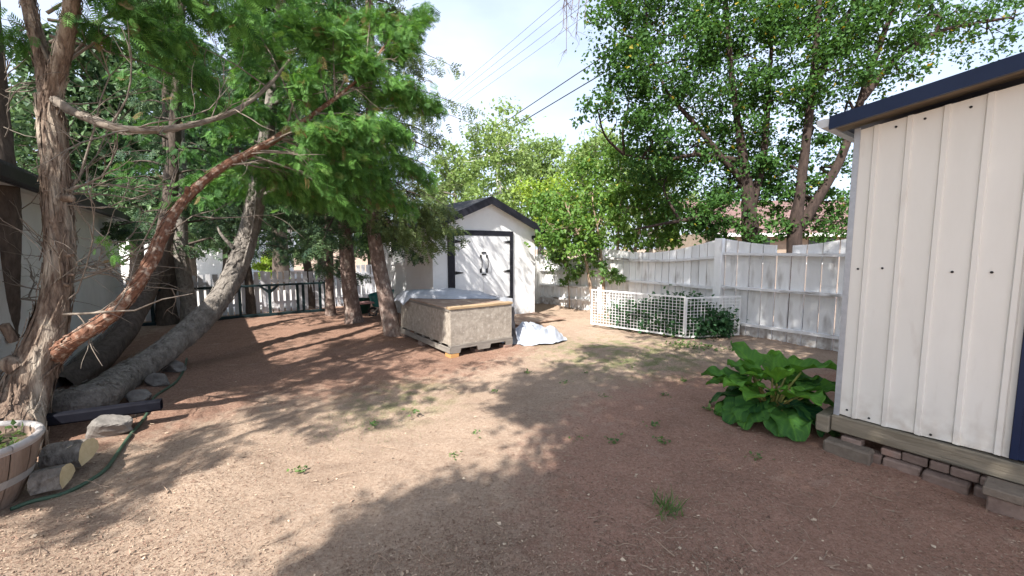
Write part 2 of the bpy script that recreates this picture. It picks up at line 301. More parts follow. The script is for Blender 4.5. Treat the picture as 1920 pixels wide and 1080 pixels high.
# ground: pale trodden dirt, red-brown needle litter under the trees, thin moss towards the pen
def ground_material():
    m = bpy.data.materials.new('yard_dirt'); m.use_nodes = True; t = m.node_tree; N = t.nodes; K = t.links.new; b = N['Principled BSDF']
    g = N.new('ShaderNodeNewGeometry'); P = g.outputs['Position']
    def noise(scale, detail=6, rough=.6, dist=0):
        n = N.new('ShaderNodeTexNoise'); n.inputs['Scale'].default_value = scale; n.inputs['Detail'].default_value = detail; n.inputs['Roughness'].default_value = rough; n.inputs['Distortion'].default_value = dist; K(P, n.inputs['Vector']); return n.outputs['Fac']
    def rng(x, a, bb, c=0, d=1):
        r = N.new('ShaderNodeMapRange'); r.interpolation_type = 'SMOOTHSTEP'; r.inputs[1].default_value = a; r.inputs[2].default_value = bb; r.inputs[3].default_value = c; r.inputs[4].default_value = d; K(x, r.inputs[0]); return r.outputs[0]
    def mix(f, A, B):
        x = N.new('ShaderNodeMix'); x.data_type = 'RGBA'
        if isinstance(f, float): x.inputs['Factor'].default_value = f
        else: K(f, x.inputs['Factor'])
        for k, c in (('A', A), ('B', B)):
            if isinstance(c, tuple): x.inputs[k].default_value = rgba(c)
            else: K(c, x.inputs[k])
        return x.outputs['Result']
    def math_(op, a, bb):
        x = N.new('ShaderNodeMath'); x.operation = op
        for i, c in enumerate((a, bb)):
            if isinstance(c, (int, float)): x.inputs[i].default_value = c
            else: K(c, x.inputs[i])
        return x.outputs[0]
    def blob(cx, cy, r0, r1):
        d = N.new('ShaderNodeVectorMath'); d.operation = 'DISTANCE'; K(P, d.inputs[0]); d.inputs[1].default_value = (cx, cy, 0)
        return rng(d.outputs['Value'], r0, r1, 1, 0)
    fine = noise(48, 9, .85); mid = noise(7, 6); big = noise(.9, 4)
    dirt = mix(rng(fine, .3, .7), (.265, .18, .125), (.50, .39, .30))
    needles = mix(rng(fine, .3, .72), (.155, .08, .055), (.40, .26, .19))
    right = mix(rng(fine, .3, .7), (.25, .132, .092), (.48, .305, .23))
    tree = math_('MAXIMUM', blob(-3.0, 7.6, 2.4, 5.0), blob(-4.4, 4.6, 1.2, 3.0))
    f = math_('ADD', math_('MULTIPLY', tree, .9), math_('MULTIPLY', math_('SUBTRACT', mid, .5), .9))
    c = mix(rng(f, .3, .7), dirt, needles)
    fr = math_('ADD', math_('MULTIPLY', blob(3.0, 2.2, 1.8, 4.2), 1.0), math_('MULTIPLY', math_('SUBTRACT', mid, .5), .7))
    c = mix(rng(fr, .35, .8), c, right)
    moss = math_('MULTIPLY', math_('MAXIMUM', blob(1.6, 5.9, .5, 1.7), math_('MULTIPLY', blob(-1.1, 4.1, .1, .9), .8)), rng(noise(5, 5), .42, .62))
    c = mix(math_('MULTIPLY', moss, .8), c, mix(rng(fine, .3, .7), (.10, .125, .045), (.24, .26, .11)))
    c = mix(rng(big, .35, .65, 0, .35), c, mix(.5, c, (.12, .07, .05)))
    c = mix(rng(noise(2.3, 7, .7, .6), .50, .66, 0, .42), c, mix(.55, c, (.10, .055, .038)))
    c = mix(rng(noise(3.7, 6, .7, .4), .56, .70, 0, .4), c, mix(.5, c, (.52, .43, .35)))
    c = mix(rng(noise(130, 3, .6), .58, .72, 0, .55), c, (.075, .045, .034))
    K(c, b.inputs['Base Color']); b.inputs['Roughness'].default_value = .97; b.inputs['Specular IOR Level'].default_value = .15
    bn = N.new('ShaderNodeBump'); bn.inputs['Strength'].default_value = .8; bn.inputs['Distance'].default_value = .02; K(math_('ADD', fine, mid), bn.inputs['Height']); K(bn.outputs[0], b.inputs['Normal'])
    return m
MAT['ground'] = ground_material()

# ------------------------------------------------------------------ ground
def axis(lo, hi, step, far):
    x = list(np.arange(lo, hi + 1e-6, step)); d = step; a = hi; b_ = lo
    while a < far:
        d *= 1.6; a += d; b_ -= d; x.append(a); x.insert(0, b_)
    return np.array(x)
def ground_z(P):
    P = np.asarray(P, float); P3 = np.column_stack([P[:, :2], np.zeros(len(P))])
    r = np.hypot(P[:, 0], P[:, 1] - 5); k = np.clip((10 - r) / 4, 0, 1)
    return k * (.016 * wob(P3, 1.6) + .010 * wob(P3, 7, o=9) + .007 * wob(P3, 20, o=20))
gx = axis(-8, 8, .06, 420); gy = axis(1, 12, .06, 420)
GX, GY = np.meshgrid(gx, gy); V = np.column_stack([GX.ravel(), GY.ravel(), np.zeros(GX.size)]); V[:, 2] = ground_z(V)
i = np.arange(len(gy) - 1)[:, None] * len(gx) + np.arange(len(gx) - 1)[None]
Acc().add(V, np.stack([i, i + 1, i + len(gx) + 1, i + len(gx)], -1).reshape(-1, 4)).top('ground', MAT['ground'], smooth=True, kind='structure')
V, F = grid(30, 6, lambda u, v: np.column_stack([-12 + u * 34, 11.75 + v * 15, .012 + 0 * u]))
Acc().add(V, F).top('alley', MAT['gravel'], kind='structure', rot=LOT, org=(0, 0, 0))

# ------------------------------------------------------------------ garage on the left
g = lthing('garage', 'grey stucco garage with dark eave behind the leaning trunks on the left', 'garage', -1.4, 8)
GB0, GB1, GA = 4.55, 11.5, -1.4
wl = Acc(); wl.add(*box(-6.4, GA, GB0, GB1, -.1, 2.12)); wl.part('wall', MAT['stucco_grey'], g)
for b0 in (GB0 + .002, GB1 - .102): Acc().add(*prism([(-6.38, 2.12), (-1.42, 2.12), (-3.9, 3.2)], 1, b0, b0 + .1)).part('gable', MAT['stucco_grey'], g)
Acc().add(*box(GA + .002, GA + .03, GB0, GB1, -.1, .16, .004)).part('foundation', MAT['stone'], g)
rf = Acc()
for sgn, e0 in ((1, -1.25), (-1, -6.6)):
    rf.add(*prism([(e0, 2.13), (e0, 2.19), (-3.9, 3.42), (-3.9, 3.34)], 1, GB0 - .08, GB1 + .15))
roof = rf.part('roof', MAT['shingle_dark'], g)
Acc().add(*box(-1.275, -1.252, GB0 - .08, GB1 + .15, 2.02, 2.128, .004)).part('fascia', MAT['black_trim'], g)
Acc().add(*box(-1.398, -1.276, GB0 - .06, GB1 + .1, 2.03, 2.05)).part('soffit', MAT['stucco_grey'], g)
gt = Acc(); gt.add(*prism([(-1.25, 2.03), (-1.21, 2.02), (-1.18, 2.03), (-1.17, 2.12), (-1.18, 2.12), (-1.19, 2.045), (-1.245, 2.04)], 1, GB0 - .08, GB1 + .16)); gt.part('gutter', MAT['black_trim'], g)

# ------------------------------------------------------------------ white garden shed
s = lthing('garden_shed', 'white gabled shed with black trimmed double doors at the back of the yard', 'shed', 5, 7.5)
A0, A1, B0, B1, EZ, PZ = 3.55, 6.1, 7.5, 10.4, 1.95, 2.50
AM = (A0 + A1) / 2
wl = Acc(); wl.add(*box(A0, A1, B0, B1, -.05, EZ)); wl.part('wall', MAT['white_stucco'], s)
for b0 in (B0 + .001, B1 - .081): Acc().add(*prism([(A0, EZ), (A1, EZ), (AM, PZ)], 1, b0, b0 + .08)).part('gable', MAT['white_stucco'], s)
rf = Acc(); sl = (PZ - EZ) / (AM - A0); oh = .17
rf.add(*prism([(A0 - oh, EZ - sl * oh), (A0 - oh, EZ - sl * oh + .05), (AM, PZ + .06), (AM, PZ + .005)], 1, B0 - .14, B1 + .1))
sr = (PZ - EZ) / (A1 - AM)
rf.add(*prism([(A1 + oh, EZ - sr * oh), (A1 + oh, EZ - sr * oh + .05), (AM, PZ + .06), (AM, PZ + .005)], 1, B0 - .14, B1 + .1))
rf.part('roof', MAT['shingle_dark'], s)
fz = .15
for pts in ([(A0 - oh - .01, EZ - sl * oh - fz + .05), (A0 - oh - .01, EZ - sl * oh + .052), (AM, PZ + .063), (AM, PZ + .063 - fz - .01)],
            [(A1 + oh + .01, EZ - sr * oh - fz + .05), (A1 + oh + .01, EZ - sr * oh + .052), (AM, PZ + .063), (AM, PZ + .063 - fz - .01)]):
    Acc().add(*prism(pts, 1, B0 - .17, B0 - .142)).part('fascia', MAT['black_trim'], s)
for pts in ([(A0 - oh + .012, EZ - sl * oh - .03), (A0 - oh + .012, EZ - sl * oh - .004), (AM, PZ), (AM, PZ - .03)],
            [(A1 + oh - .012, EZ - sr * oh - .03), (A1 + oh - .012, EZ - sr * oh - .004), (AM, PZ), (AM, PZ - .03)]):
    Acc().add(*prism(pts, 1, B0 - .138, B0 - .002)).part('soffit', MAT['white_paint'], s)
DA0, DA1, DZ = 4.02, 5.38, 1.76
Acc().add(*box(DA0 - .15, DA0, B0 - .03, B0 - .001, 0, DZ + .1, .004)).part('door_trim', MAT['black_trim'], s)
Acc().add(*box(DA1, DA1 + .085, B0 - .03, B0 - .001, 0, DZ + .1, .004)).part('door_trim', MAT['black_trim'], s)
Acc().add(*box(DA0 + .001, DA1 - .001, B0 - .032, B0 - .001, DZ, DZ + .102, .004)).part('door_trim', MAT['black_trim'], s)
dm = (DA0 + DA1) / 2
for k, (x0, x1) in enumerate(((DA0 + .006, dm - .004), (dm + .004, DA1 - .006))):
    d = Acc().add(*box(x0, x1, B0 - .022, B0 - .002, .06, DZ - .006, .003)).part('door', MAT['white_paint'], s)
    hx = dm - .075 if k == 0 else dm + .075
    h = Acc(); add_tube(h, catmull([(hx, B0 - .03, 1.02), (hx, B0 - .075, 1.10), (hx, B0 - .08, 1.18), (hx, B0 - .075, 1.26), (hx, B0 - .03, 1.34)], 12), .009, 8)
    h.add(*box(hx - .022, hx + .022, B0 - .034, B0 - .0225, .98, 1.07, .003)); h.add(*box(hx - .02, hx + .02, B0 - .034, B0 - .0225, 1.30, 1.36, .003)); h.part('handle', MAT['iron'], d)
    for z in (.42, 1.00, 1.63):
        e = 1 if k == 0 else -1; x = DA0 if k == 0 else DA1
        p = prism([(x, z - .035), (x, z + .035), (x + e * .05, z + .028), (x + e * .19, z + .006), (x + e * .19, z - .006), (x + e * .05, z - .028)], 1, B0 - .036, B0 - .033)
        Acc().add(*p).part('hinge', MAT['iron'], d)
Acc().add(*box(dm - .055, dm + .055, B0 - .034, B0 - .0225, 1.385, 1.42, .003)).part('latch', MAT['iron'], s)
Acc().add(*box(dm - .05, dm + .06, B0 - .034, B0 - .0225, .93, .965, .003)).part('latch', MAT['iron'], s)
wn = Acc().add(*box(A0 - .012, A0 - .001, 8.85, 9.68, 1.17, 1.60)).part('window', MAT['glass_dark'], s)
for bx in ((8.79, 8.85, 1.11, 1.66), (9.68, 9.74, 1.11, 1.66)): Acc().add(*box(A0 - .03, A0 - .001, bx[0], bx[1], bx[2], bx[3], .003)).part('frame', MAT['white_paint'], wn)
for z in (1.111, 1.60): Acc().add(*box(A0 - .028, A0 - .001, 8.851, 9.679, z, z + .058, .003)).part('frame', MAT['white_paint'], wn)
Acc().add(*box(A1 + .001, A1 + .022, B0 + .01, B0 + .1, 0, EZ - .1, .003)).part('corner_board', MAT['black_trim'], s)
lampb = Acc(); lampb.add(*box(A1 - .11, A1 - .03, B0 - .06, B0 - .002, 1.70, 1.78, .01)); add_tube(lampb, [(A1 - .07, B0 - .05, 1.70), (A1 - .07, B0 - .12, 1.66)], [.03, .045], 10); lampb.part('flood_lamp', MAT['iron'], s)

# plywood threshold board lying in front of the doors
Acc().add(*box(4.75, 6.0, 6.35, 7.36, .02, .045, .004)).top('plywood_board', MAT['lid_wood'], 'flat weathered board lying on the ground before the shed doors', 'board', loc=L(5.3, 6.9), rot=LOT, org=(5.3, 6.9, 0))

# ------------------------------------------------------------------ wooden box on a pallet
bx_ = lthing('wooden_box', 'large grey chipboard crate standing on a pallet before the shed', 'crate', 3.15, 6.0)
a0, a1, b0, b1, z0, z1 = 2.66, 3.70, 5.10, 6.92, .155, .655
for nm, c in (('front_panel', (a0, a1, b0, b0 + .018)), ('back_panel', (a0, a1, b1 - .018, b1)), ('side_panel', (a0, a0 + .018, b0 + .019, b1 - .019)), ('side_panel', (a1 - .018, a1, b0 + .019, b1 - .019))):
    Acc().add(*box(*c, z0, z1, .002)).part(nm, MAT['osb'], bx_)
Acc().add(*box(a0 - .005, a1 + .005, b0 + .10, b1 + .005, z1 + .002, z1 + .02, .003)).part('lid', MAT['lid_wood'], bx_)
Acc().add(*box(a0 - .012, a1 + .012, b0 - .014, b0 + .097, z1 + .002, z1 + .037, .004)).part('lid_batten', MAT['lumber'], bx_)
Acc().add(*box(a0 - .014, a0 - .001, b0 + .02, b1, z1 - .028, z1 + .001, .002)).part('side_batten', MAT['pallet_wood'], bx_)
pl = lthing('pallet', 'weathered wooden pallet on brick blocks under the chipboard crate', 'pallet', 3.15, 6.0)
p0, p1, q0, q1 = 2.655, 3.705, 5.085, 6.94
for y in np.linspace(q0, q1 - .09, 7): Acc().add(*box(p0, p1, y, y + .09, .135, .153, .002)).part('deck_board', MAT['pallet_wood'], pl)
def stringer(y):   # runs along a with two fork notches
    w_ = p1 - p0; P_ = [(p0, .045), (p0, .134), (p1, .134), (p1, .045)]
    for c in (p0 + .75 * w_, p0 + .28 * w_): P_ += [(c + .15, .045), (c + .13, .105), (c - .13, .105), (c - .15, .045)]
    n = len(P_)
    bm = bmesh.new(); vs_ = [bm.verts.new((x, y, z)) for x, z in P_]; fc = bm.faces.new(vs_)
    r = bmesh.ops.extrude_face_region(bm, geom=[fc]); bmesh.ops.translate(bm, vec=(0, .04, 0), verts=[e for e in r['geom'] if isinstance(e, bmesh.types.BMVert)])
    bmesh.ops.triangulate(bm, faces=bm.faces[:]); bmesh.ops.recalc_face_normals(bm, faces=bm.faces[:]); bm.verts.index_update()
    v = np.array([x.co[:] for x in bm.verts]); f = np.array([[x.index for x in p.verts] for p in bm.faces]); bm.free(); return v, f
for y in (q0 - .002, (q0 + q1) / 2, q1 - .04): Acc().add(*stringer(y)).part('stringer', MAT['pallet_wood'], pl)
Acc().add(*box(p0 - .022, p0 - .001, q0, q1, .05, .130, .003)).part('side_board', MAT['pallet_wood'], pl)
for (x, y, mm) in ((p0 + .06, q0, 'block_orange'), (p0 + .5, q0 + .06, 'brick_grey'), (p1 - .08, q0 - .01, 'brick_grey'), (p0 + .05, q1 - .2, 'brick_grey'), (p0 + .05, 6.0, 'brick_grey'), (p1 - .1, q1 - .2, 'brick_grey')):
    Acc().add(*box(x - .07, x + .07, y, y + .16, -.02, .044, .006)).part('support_block', MAT[mm], pl)

# silver tarp: thrown over the back of the crate, falling down its far side onto the ground
tp = lthing('silver_tarp', 'crumpled silver tarp over the crate and heaped on the ground beside it', 'tarp', 3.6, 6.2)
def tarp_top(u, v):
    a = 2.56 + u * 1.22; bs_ = 6.52 - .95 * u + .05 * np.sin(u * 9 + .6); b = bs_ + v * (7.06 - bs_)
    P = np.column_stack([a, b, 0 * a]); hump = .13 * np.sin(np.clip(v * 1.15, 0, 1) * np.pi) ** .8 * (.45 + .55 * np.sin(u * np.pi))
    z = .695 + hump + -.035 * np.abs(wob(P, 2.6)) - .010 * np.abs(wob(P, 8, o=7)) + .003 * wob(P, 30, o=17) + .015
    edge = np.minimum(np.minimum(u / .05, 1), np.minimum(v / .06, 1))
    z = z - .03 * (1 - edge); z = np.where(a < 2.65, z - .10 * (2.65 - a) / .09, z)
    return np.column_stack([a, b, np.maximum(z, np.where(a < 2.65, .5, .682))])
Acc().add(*grid(90, 80, tarp_top)).part('cover', MAT['tarp'], tp, True)
def tarp_side(u, v):
    b = 5.16 + u * 1.85; z = .70 * (1 - v) + .02; P = np.column_stack([b * 2, z, 0 * z])
    a = 3.735 + .03 + .10 * v ** 2 + .028 * wob(P, 7) * (.3 + v) + .014 * wob(P, 22, o=5)
    return np.column_stack([np.maximum(a, 3.722), b + .05 * wob(P, 4, o=3) * v, z + .01])
Acc().add(*grid(44, 26, tarp_side)).part('drape', MAT['tarp'], tp, True)
def tarp_heap(u, v):
    th = u * 2 * np.pi; r = v
    cx, cy = 4.26, 5.30
    P = np.column_stack([np.cos(th) * r * 1.6, np.sin(th) * r * 1.6, 0 * r])
    ra = .60 + .08 * np.sin(3 * th + 1) + .05 * np.sin(5 * th); rb = .46 + .05 * np.sin(2 * th + 2)
    z = .29 * (1 - r ** 1.7) * (1 + .2 * wob(P, 2.6)) - (.12 * np.abs(wob(P, 2.0, o=2)) + .05 * np.abs(wob(P, 5, o=12))) * (1 - .5 * r) + .007 * wob(P, 14, o=5) + .03
    return np.column_stack([cx + ra * r * np.cos(th) - .10 * np.sin(th) * r, cy + rb * r * np.sin(th), np.maximum(z, .012 + .01 * np.sin(9 * th))])
Acc().add(*grid(120, 44, tarp_heap)).part('heap', MAT['tarp'], tp, True)

# ------------------------------------------------------------------ right fence (scalloped boards)
fe = lthing('board_fence', 'weathered white board fence with scalloped top along the right side', 'fence', 7.4, 5)
def fence_top(b):
    posts = [(8.9, 1.30), (6.62, 1.50), (3.88, 1.665), (1.55, 1.76), (-1.5, 1.7)]
    for (bb, zz), (bc, zc) in zip(posts, posts[1:]):
        if bc <= b <= bb:
            t = (bb - b) / (bb - bc); return zz + (zc - zz) * t - .17 * math.sin(math.pi * t) ** 1.1
    return 1.4
b = 8.9; k = 0
while b > -.8:
    wdt = random.choice([.135, .14, .145]) if b > 3.9 else .185
    gap = random.uniform(.016, .024) if b > 3.9 else random.uniform(.016, .026)
    zt0, zt1 = fence_top(b), fence_top(b - wdt); low = -.08 if b < 5 else -.1
    if not (3.0 < b < 3.16 and False):
        if 2.86 < b <= 3.02: zt0 = zt1 = 1.42      # the board broken off where the tree pushes against it
        da = random.uniform(0, .006)
        Acc().add(*prism([(b - wdt, low + random.uniform(0, .03)), (b, low), (b, zt0), (b - wdt, zt1)], 0, 7.42 + da, 7.455 + da)).part('board', MAT['fence_paint'], fe)
    b -= wdt + gap; k += 1
for (s0, s1, zs) in ((8.9, 6.66, (.30, .62, 1.02)), (6.58, 3.955, (.20, .80, 1.31)), (3.80, -.8, (.225, .84, 1.42))):
    for zi, z in enumerate(zs):
        n = 14; bb = np.linspace(s0, s1, n); t = np.linspace(0, 1, n)
        sag = {8.9: -.02, 6.58: -.07 if zi == 2 else .015, 3.80: 0}[s0]
        zz = z + sag * np.sin(np.pi * t) + (.0 if s0 != 8.9 else (-.1 + .1 * t)) + (.05 * t if s0 == 6.58 and zi == 2 else 0)
        P_ = [(x, y - .04) for x, y in zip(bb, zz)] + [(x, y) for x, y in zip(bb[::-1], zz[::-1])]
        v = []; f = []
        for i_, (x, y) in enumerate(zip(bb, zz)):
            v += [(7.345, x, y - .045), (7.418, x, y - .045), (7.418, x, y), (7.345, x, y)]
        for i_ in range(n - 1):
            for j_ in range(4): f.append((i_ * 4 + j_, i_ * 4 + (j_ + 1) % 4, i_ * 4 + 4 + (j_ + 1) % 4, i_ * 4 + 4 + j_))
        f += [(0, 3, 2, 1), ((n - 1) * 4, (n - 1) * 4 + 1, (n - 1) * 4 + 2, (n - 1) * 4 + 3)]
        Acc().add(v, f).part('rail', MAT['fence_rail'], fe)
for bb, zt in ((8.88, 1.32), (6.62, 1.47), (3.88, 1.67), (1.5, 1.72)):
    Acc().add(*box(7.30, 7.416, bb - .065, bb + .065, -.1, zt, .006)).part('post', MAT['fence_paint'], fe)
Acc().add(*box(6.13, 7.3, 8.86, 8.885, -.1, 1.28, .003)).part('return_board', MAT['fence_paint'], fe)

# ------------------------------------------------------------------ white lattice pen
pen = lthing('lattice_pen', 'low white lattice pen with plants inside against the right fence', 'plant pen', 6.4, 4.6)
PC = [np.array(lot(gp(*p))[:2]) for p in ((1108, 611), (1283, 637), (1378, 632))]
PC[2] = np.array([7.24, 3.42])
def panel(P, Q, z0, z1, nv, nh, frame=.026):
    P, Q = np.array(P), np.array(Q); d = (Q - P); ln = np.linalg.norm(d); d = d / ln; nrm = np.array([-d[1], d[0]])
    def bar(x0, x1, y0, y1, t0, t1, name):
        v, f = box(x0, x1, t0, t1, y0, y1); W = np.zeros_like(v); W[:, :2] = P + v[:, :1] * d + v[:, 1:2] * nrm; W[:, 2] = v[:, 2]
        Acc().add(W, f).part(name, MAT['lattice'], pen)
    bar(0, ln, z0, z0 + frame, -.012, .012, 'frame_rail'); bar(0, ln, z1 - frame, z1, -.012, .012, 'frame_rail')
    bar(0, frame, z0 + frame + .001, z1 - frame - .001, -.012, .012, 'frame_post'); bar(ln - frame, ln, z0 + frame + .001, z1 - frame - .001, -.012, .012, 'frame_post')
    for i_ in range(nv):
        x = frame + (ln - 2 * frame) * (i_ + 1) / (nv + 1); bar(x - .0033, x + .0033, z0 + frame, z1 - frame, -.009, -.001, 'slat')
    for i_ in range(nh):
        z = z0 + frame + (z1 - z0 - 2 * frame) * (i_ + 1) / (nh + 1); bar(frame, ln - frame, z - .0033, z + .0033, .001, .009, 'slat')
panel(PC[0], PC[1], .04, .715, 27, 11); panel(PC[1], PC[2], .03, .70, 14, 11)
# ------------------------------------------------------------------ steel shed on the right
ms = lthing('steel_shed', 'cream ribbed steel shed with navy trim on the right', 'shed', 4.8, 0)
SA, SB0, SB1 = 3.80, 1.05, -1.6
ribs = [.94, .77, .60, .42, .245]
prof = [(SB0, 0)]
for r in ribs: prof += [(r + .019, 0), (r + .012, -.013), (r - .012, -.013), (r - .019, 0)]
prof += [(.20, 0)]
v = []; f = []
zt_ = lambda bq: 2.33 + (1.05 - bq) * .13
for (bb, aa) in prof: v += [(SA + aa, bb, .255 + .004 * math.sin(bb * 31)), (SA + aa, bb, zt_(bb))]
for i_ in range(len(prof) - 1): f.append((2 * i_, 2 * i_ + 2, 2 * i_ + 3, 2 * i_ + 1))
Acc().add(v, f).part('wall_panel', MAT['steel_panel'], ms)
Acc().add(*prism([(.2, .255), (SB0 - .002, .255), (SB0 - .002, 2.325), (.2, 2.40)], 0, SA + .006, SA + .03)).part('inner_wall', MAT['old_timber'], ms)
Acc().add(*box(SA + .031, 6.4, SB0 - .03, SB0 - .002, .255, 2.32)).part('side_wall', MAT['steel_panel'], ms)
Acc().add(*box(6.37, 6.4, SB1, SB0 - .031, .255, 2.32)).part('back_wall', MAT['steel_panel'], ms)
Acc().add(*box(SA + .001, 6.36, SB1 - .03, SB1, .255, 2.32)).part('side_wall', MAT['steel_panel'], ms)
Acc().add(*prism([(SB1, .255), (-.75, .255), (-.75, 2.42), (SB1, 2.30)], 0, SA, SA + .03)).part('wall_panel', MAT['steel_panel'], ms)
ct = Acc(); ct.add(*box(SA - .006, SA + .05, SB0 - .012, SB0 + .004, .24, 2.34, .002)); ct.add(*box(SA - .009, SA - .001, SB0 - .022, SB0 + .014, .24, 2.345, .002)); ct.part('corner_trim', MAT['galvanised'], ms)
dr = Acc().add(*box(SA - .018, SA + .02, -.74, .198, .262, 2.42, .004)).part('door', MAT['navy'], ms)
Acc().add(*box(SA - .03, SA - .019, .165, .197, .262, 2.30, .002)).part('edge_strip', MAT['navy'], dr)
rz = lambda bq: 2.41 + (1.2 - bq) * .145
rf = Acc()
rf.add(*prism([(1.2, rz(1.2) - .03), (1.2, rz(1.2)), (-.3, rz(-.3)), (-.3, rz(-.3) - .03)], 0, 3.63, 6.6))
rf.add(*prism([(-1.8, rz(1.2) - .03), (-1.8, rz(1.2)), (-.3, rz(-.3)), (-.3, rz(-.3) - .03)], 0, 3.63, 6.6)); rf.part('roof', MAT['navy'], ms)
Acc().add(*prism([(1.16, rz(1.2) - .078), (1.16, rz(1.16) + .004), (-.3, rz(-.3) + .004), (-.3, rz(-.3) - .086)], 0, 3.60, 3.628)).part('fascia', MAT['navy'], ms)
Acc().add(*prism([(1.19, rz(1.2) - .05), (1.19, rz(1.2) - .034), (-.3, rz(-.3) - .034), (-.3, rz(-.3) - .05)], 0, 3.632, SA + .1)).part('soffit', MAT['old_timber'], ms)
gt = Acc(); gt.add(*prism([(1.165, 2.355), (1.21, 2.35), (1.235, 2.37), (1.24, 2.41), (1.163, 2.41)], 0, 3.61, 6.5)); gt.part('gutter', MAT['gutter'], ms)
for (bb, zz) in ((.985, 1.35), (.85, 1.36), (.51, 1.35), (.345, 1.355), (.985, .30), (.855, .28), (.535, .275), (.84, 2.31), (.50, 2.35), (.70, 2.33)):
    sw = Acc(); add_tube(sw, [(SA - .001, bb, zz), (SA - .006, bb, zz)], [.008, .007], 8); sw.part('screw', MAT['iron'], ms)
Acc().add(*box(SA - .035, SA + .06, SB1, SB0 + .02, .125, .245, .008)).part('skid_beam', MAT['old_timber'], ms)
Acc().add(*box(SA - .06, 6.3, SB0 + .023, SB0 + .11, .10, .23, .01)).part('skid_beam', MAT['old_timber'], ms)
bs = lthing('brick_footing', 'loose grey and red bricks packed under the steel shed beam', 'brick footing', 3.8, .6)
y = 1.0; k = 0
while y > -.3:
    l_ = random.uniform(.085, .13); z = .118 - random.uniform(.0, .018); dx = random.uniform(-.03, .02)
    if k not in (1,): Acc().add(*box(SA - .03 + dx, SA + .07 + dx, y - l_, y, .052, z, .007)).part('brick', MAT['brick_grey'], bs)
    y -= l_ + random.uniform(.004, .012); k += 1
y = .93
while y > -.1:
    l_ = random.uniform(.16, .22); dx = random.uniform(-.02, .02)
    Acc().add(*box(SA - .075 + dx, SA + .05, y - l_, y, -.04, .05 - random.uniform(0, .012), .008)).part('brick', MAT['brick_grey'], bs)
    y -= l_ + random.uniform(.006, .02)
Acc().add(*box(SA - .14, SA - .02, .80, 1.08, -.03, .075, .014)).top('concrete_kerb_block', MAT['paver'], 'buff concrete edging block at the steel shed corner beside the rhubarb', 'concrete block', loc=L(3.7, .95), rot=LOT, org=(3.7, .95, 0))
for (y0, y1, lab) in ((.115, .27, 'grey paver at the outer end of the step by the navy door'), (-.06, .108, 'grey paver at the frame edge on the step by the navy door')):
    Acc().add(*box(3.55, 3.74, y0, y1, .085, .135, .006)).top('step_paver', MAT['paver'], lab, 'paver', loc=L(3.65, (y0 + y1) / 2), rot=LOT, org=(3.65, (y0 + y1) / 2, 0), group='pavers of the shed step')
Acc().add(*box(3.57, 3.74, -.4, .25, -.04, .083, .006)).top('step_block', MAT['brick_grey'], 'dark block carrying the pavers of the steel shed step', 'step', loc=L(3.65, -.1), rot=LOT, org=(3.65, -.1, 0))

# ------------------------------------------------------------------ back fence, gate, green railing
bf = lthing('picket_fence', 'low pale picket fence with gaps across the back of the yard', 'fence', 1, 11.3)
x = -3.0; k = 0
while x < 3.05:
    wd = random.uniform(.085, .1); zt = .93 + .03 * math.sin(x * 1.7) + random.uniform(-.012, .012)
    Acc().add(*box(x, x + wd, 11.28, 11.298, -.03, zt)).part('picket', MAT['fence_back'], bf)
    x += wd + random.uniform(.028, .045)
for z in (.18, .70): Acc().add(*box(-3, 3.1, 11.30, 11.335, z, z + .06)).part('rail', MAT['fence_back'], bf)
for x in (-2.9, -.9, 1.05, 3.02): Acc().add(*box(x, x + .08, 11.337, 11.42, -.05, .95)).part('post', MAT['fence_back'], bf)
ga = lthing('picket_gate', 'taller pale picket gate between back fence and white shed', 'gate', 3.5, 11.2)
x = 3.14
while x < 3.92:
    Acc().add(*box(x, x + .092, 11.18, 11.198, .02, 1.06)).part('picket', MAT['fence_back'], ga); x += .124
for z in (.22, .74): Acc().add(*box(3.12, 3.95, 11.155, 11.178, z, z + .07)).part('rail', MAT['fence_back'], ga)
gr = lthing('green_railing', 'low dark green timber railing in front of the picket fence', 'railing', 1, 10.7)
Acc().add(*box(-1.3, 2.32, 10.66, 10.72, .655, .70, .004)).part('top_rail', MAT['green_wood'], gr)
Acc().add(*box(-1.3, 2.34, 10.64, 10.74, -.02, .055, .004)).part('bottom_rail', MAT['green_wood'], gr)
for x in (-.9, -.25, .05, .54, 1.10, 1.66, 1.78, 2.14, 2.26): Acc().add(*box(x - .027, x + .027, 10.662, 10.718, .056, .654, .003)).part('post', MAT['green_wood'], gr)
for e in (-1, 1):
    Acc().add(*prism([(1.10 + e * .028, .50), (1.10 + e * .028, .58), (1.10 + e * .13, .653), (1.10 + e * .19, .653)], 1, 10.67, 10.71)).part('brace', MAT['green_wood'], gr)
# teal cart and green tub between the spruces
ct_ = lthing('garden_cart', 'small teal garden cart parked between the two spruce trunks', 'garden cart', 3.1, 9.3)
cp = lot(gp(716, 592)); ca, cb = cp[0], cp[1]
def tub(u, v):
    th = u * 2 * np.pi; r = .16 + .09 * v; z = .22 + .30 * v + .05 * np.cos(th) * v
    return np.column_stack([ca + r * np.cos(th) * 1.15, cb + r * np.sin(th), z])
tb = Acc(); tb.add(*grid(24, 8, tub)); tb.add(*grid(24, 3, lambda u, v: np.column_stack([ca + (.16 * v) * np.cos(u * 6.283) * 1.15, cb + .16 * v * np.sin(u * 6.283), .22 + 0 * u]))); tb.part('tub', MAT['teal_plastic'], ct_, True)
wh = Acc(); th = np.linspace(0, 2 * np.pi, 25); add_tube(wh, np.column_stack([ca - .20 + .09 * np.cos(th), 0 * th + cb, .10 + .09 * np.sin(th)]), .025, 8); wh.part('wheel', MAT['rubber'], ct_, True)
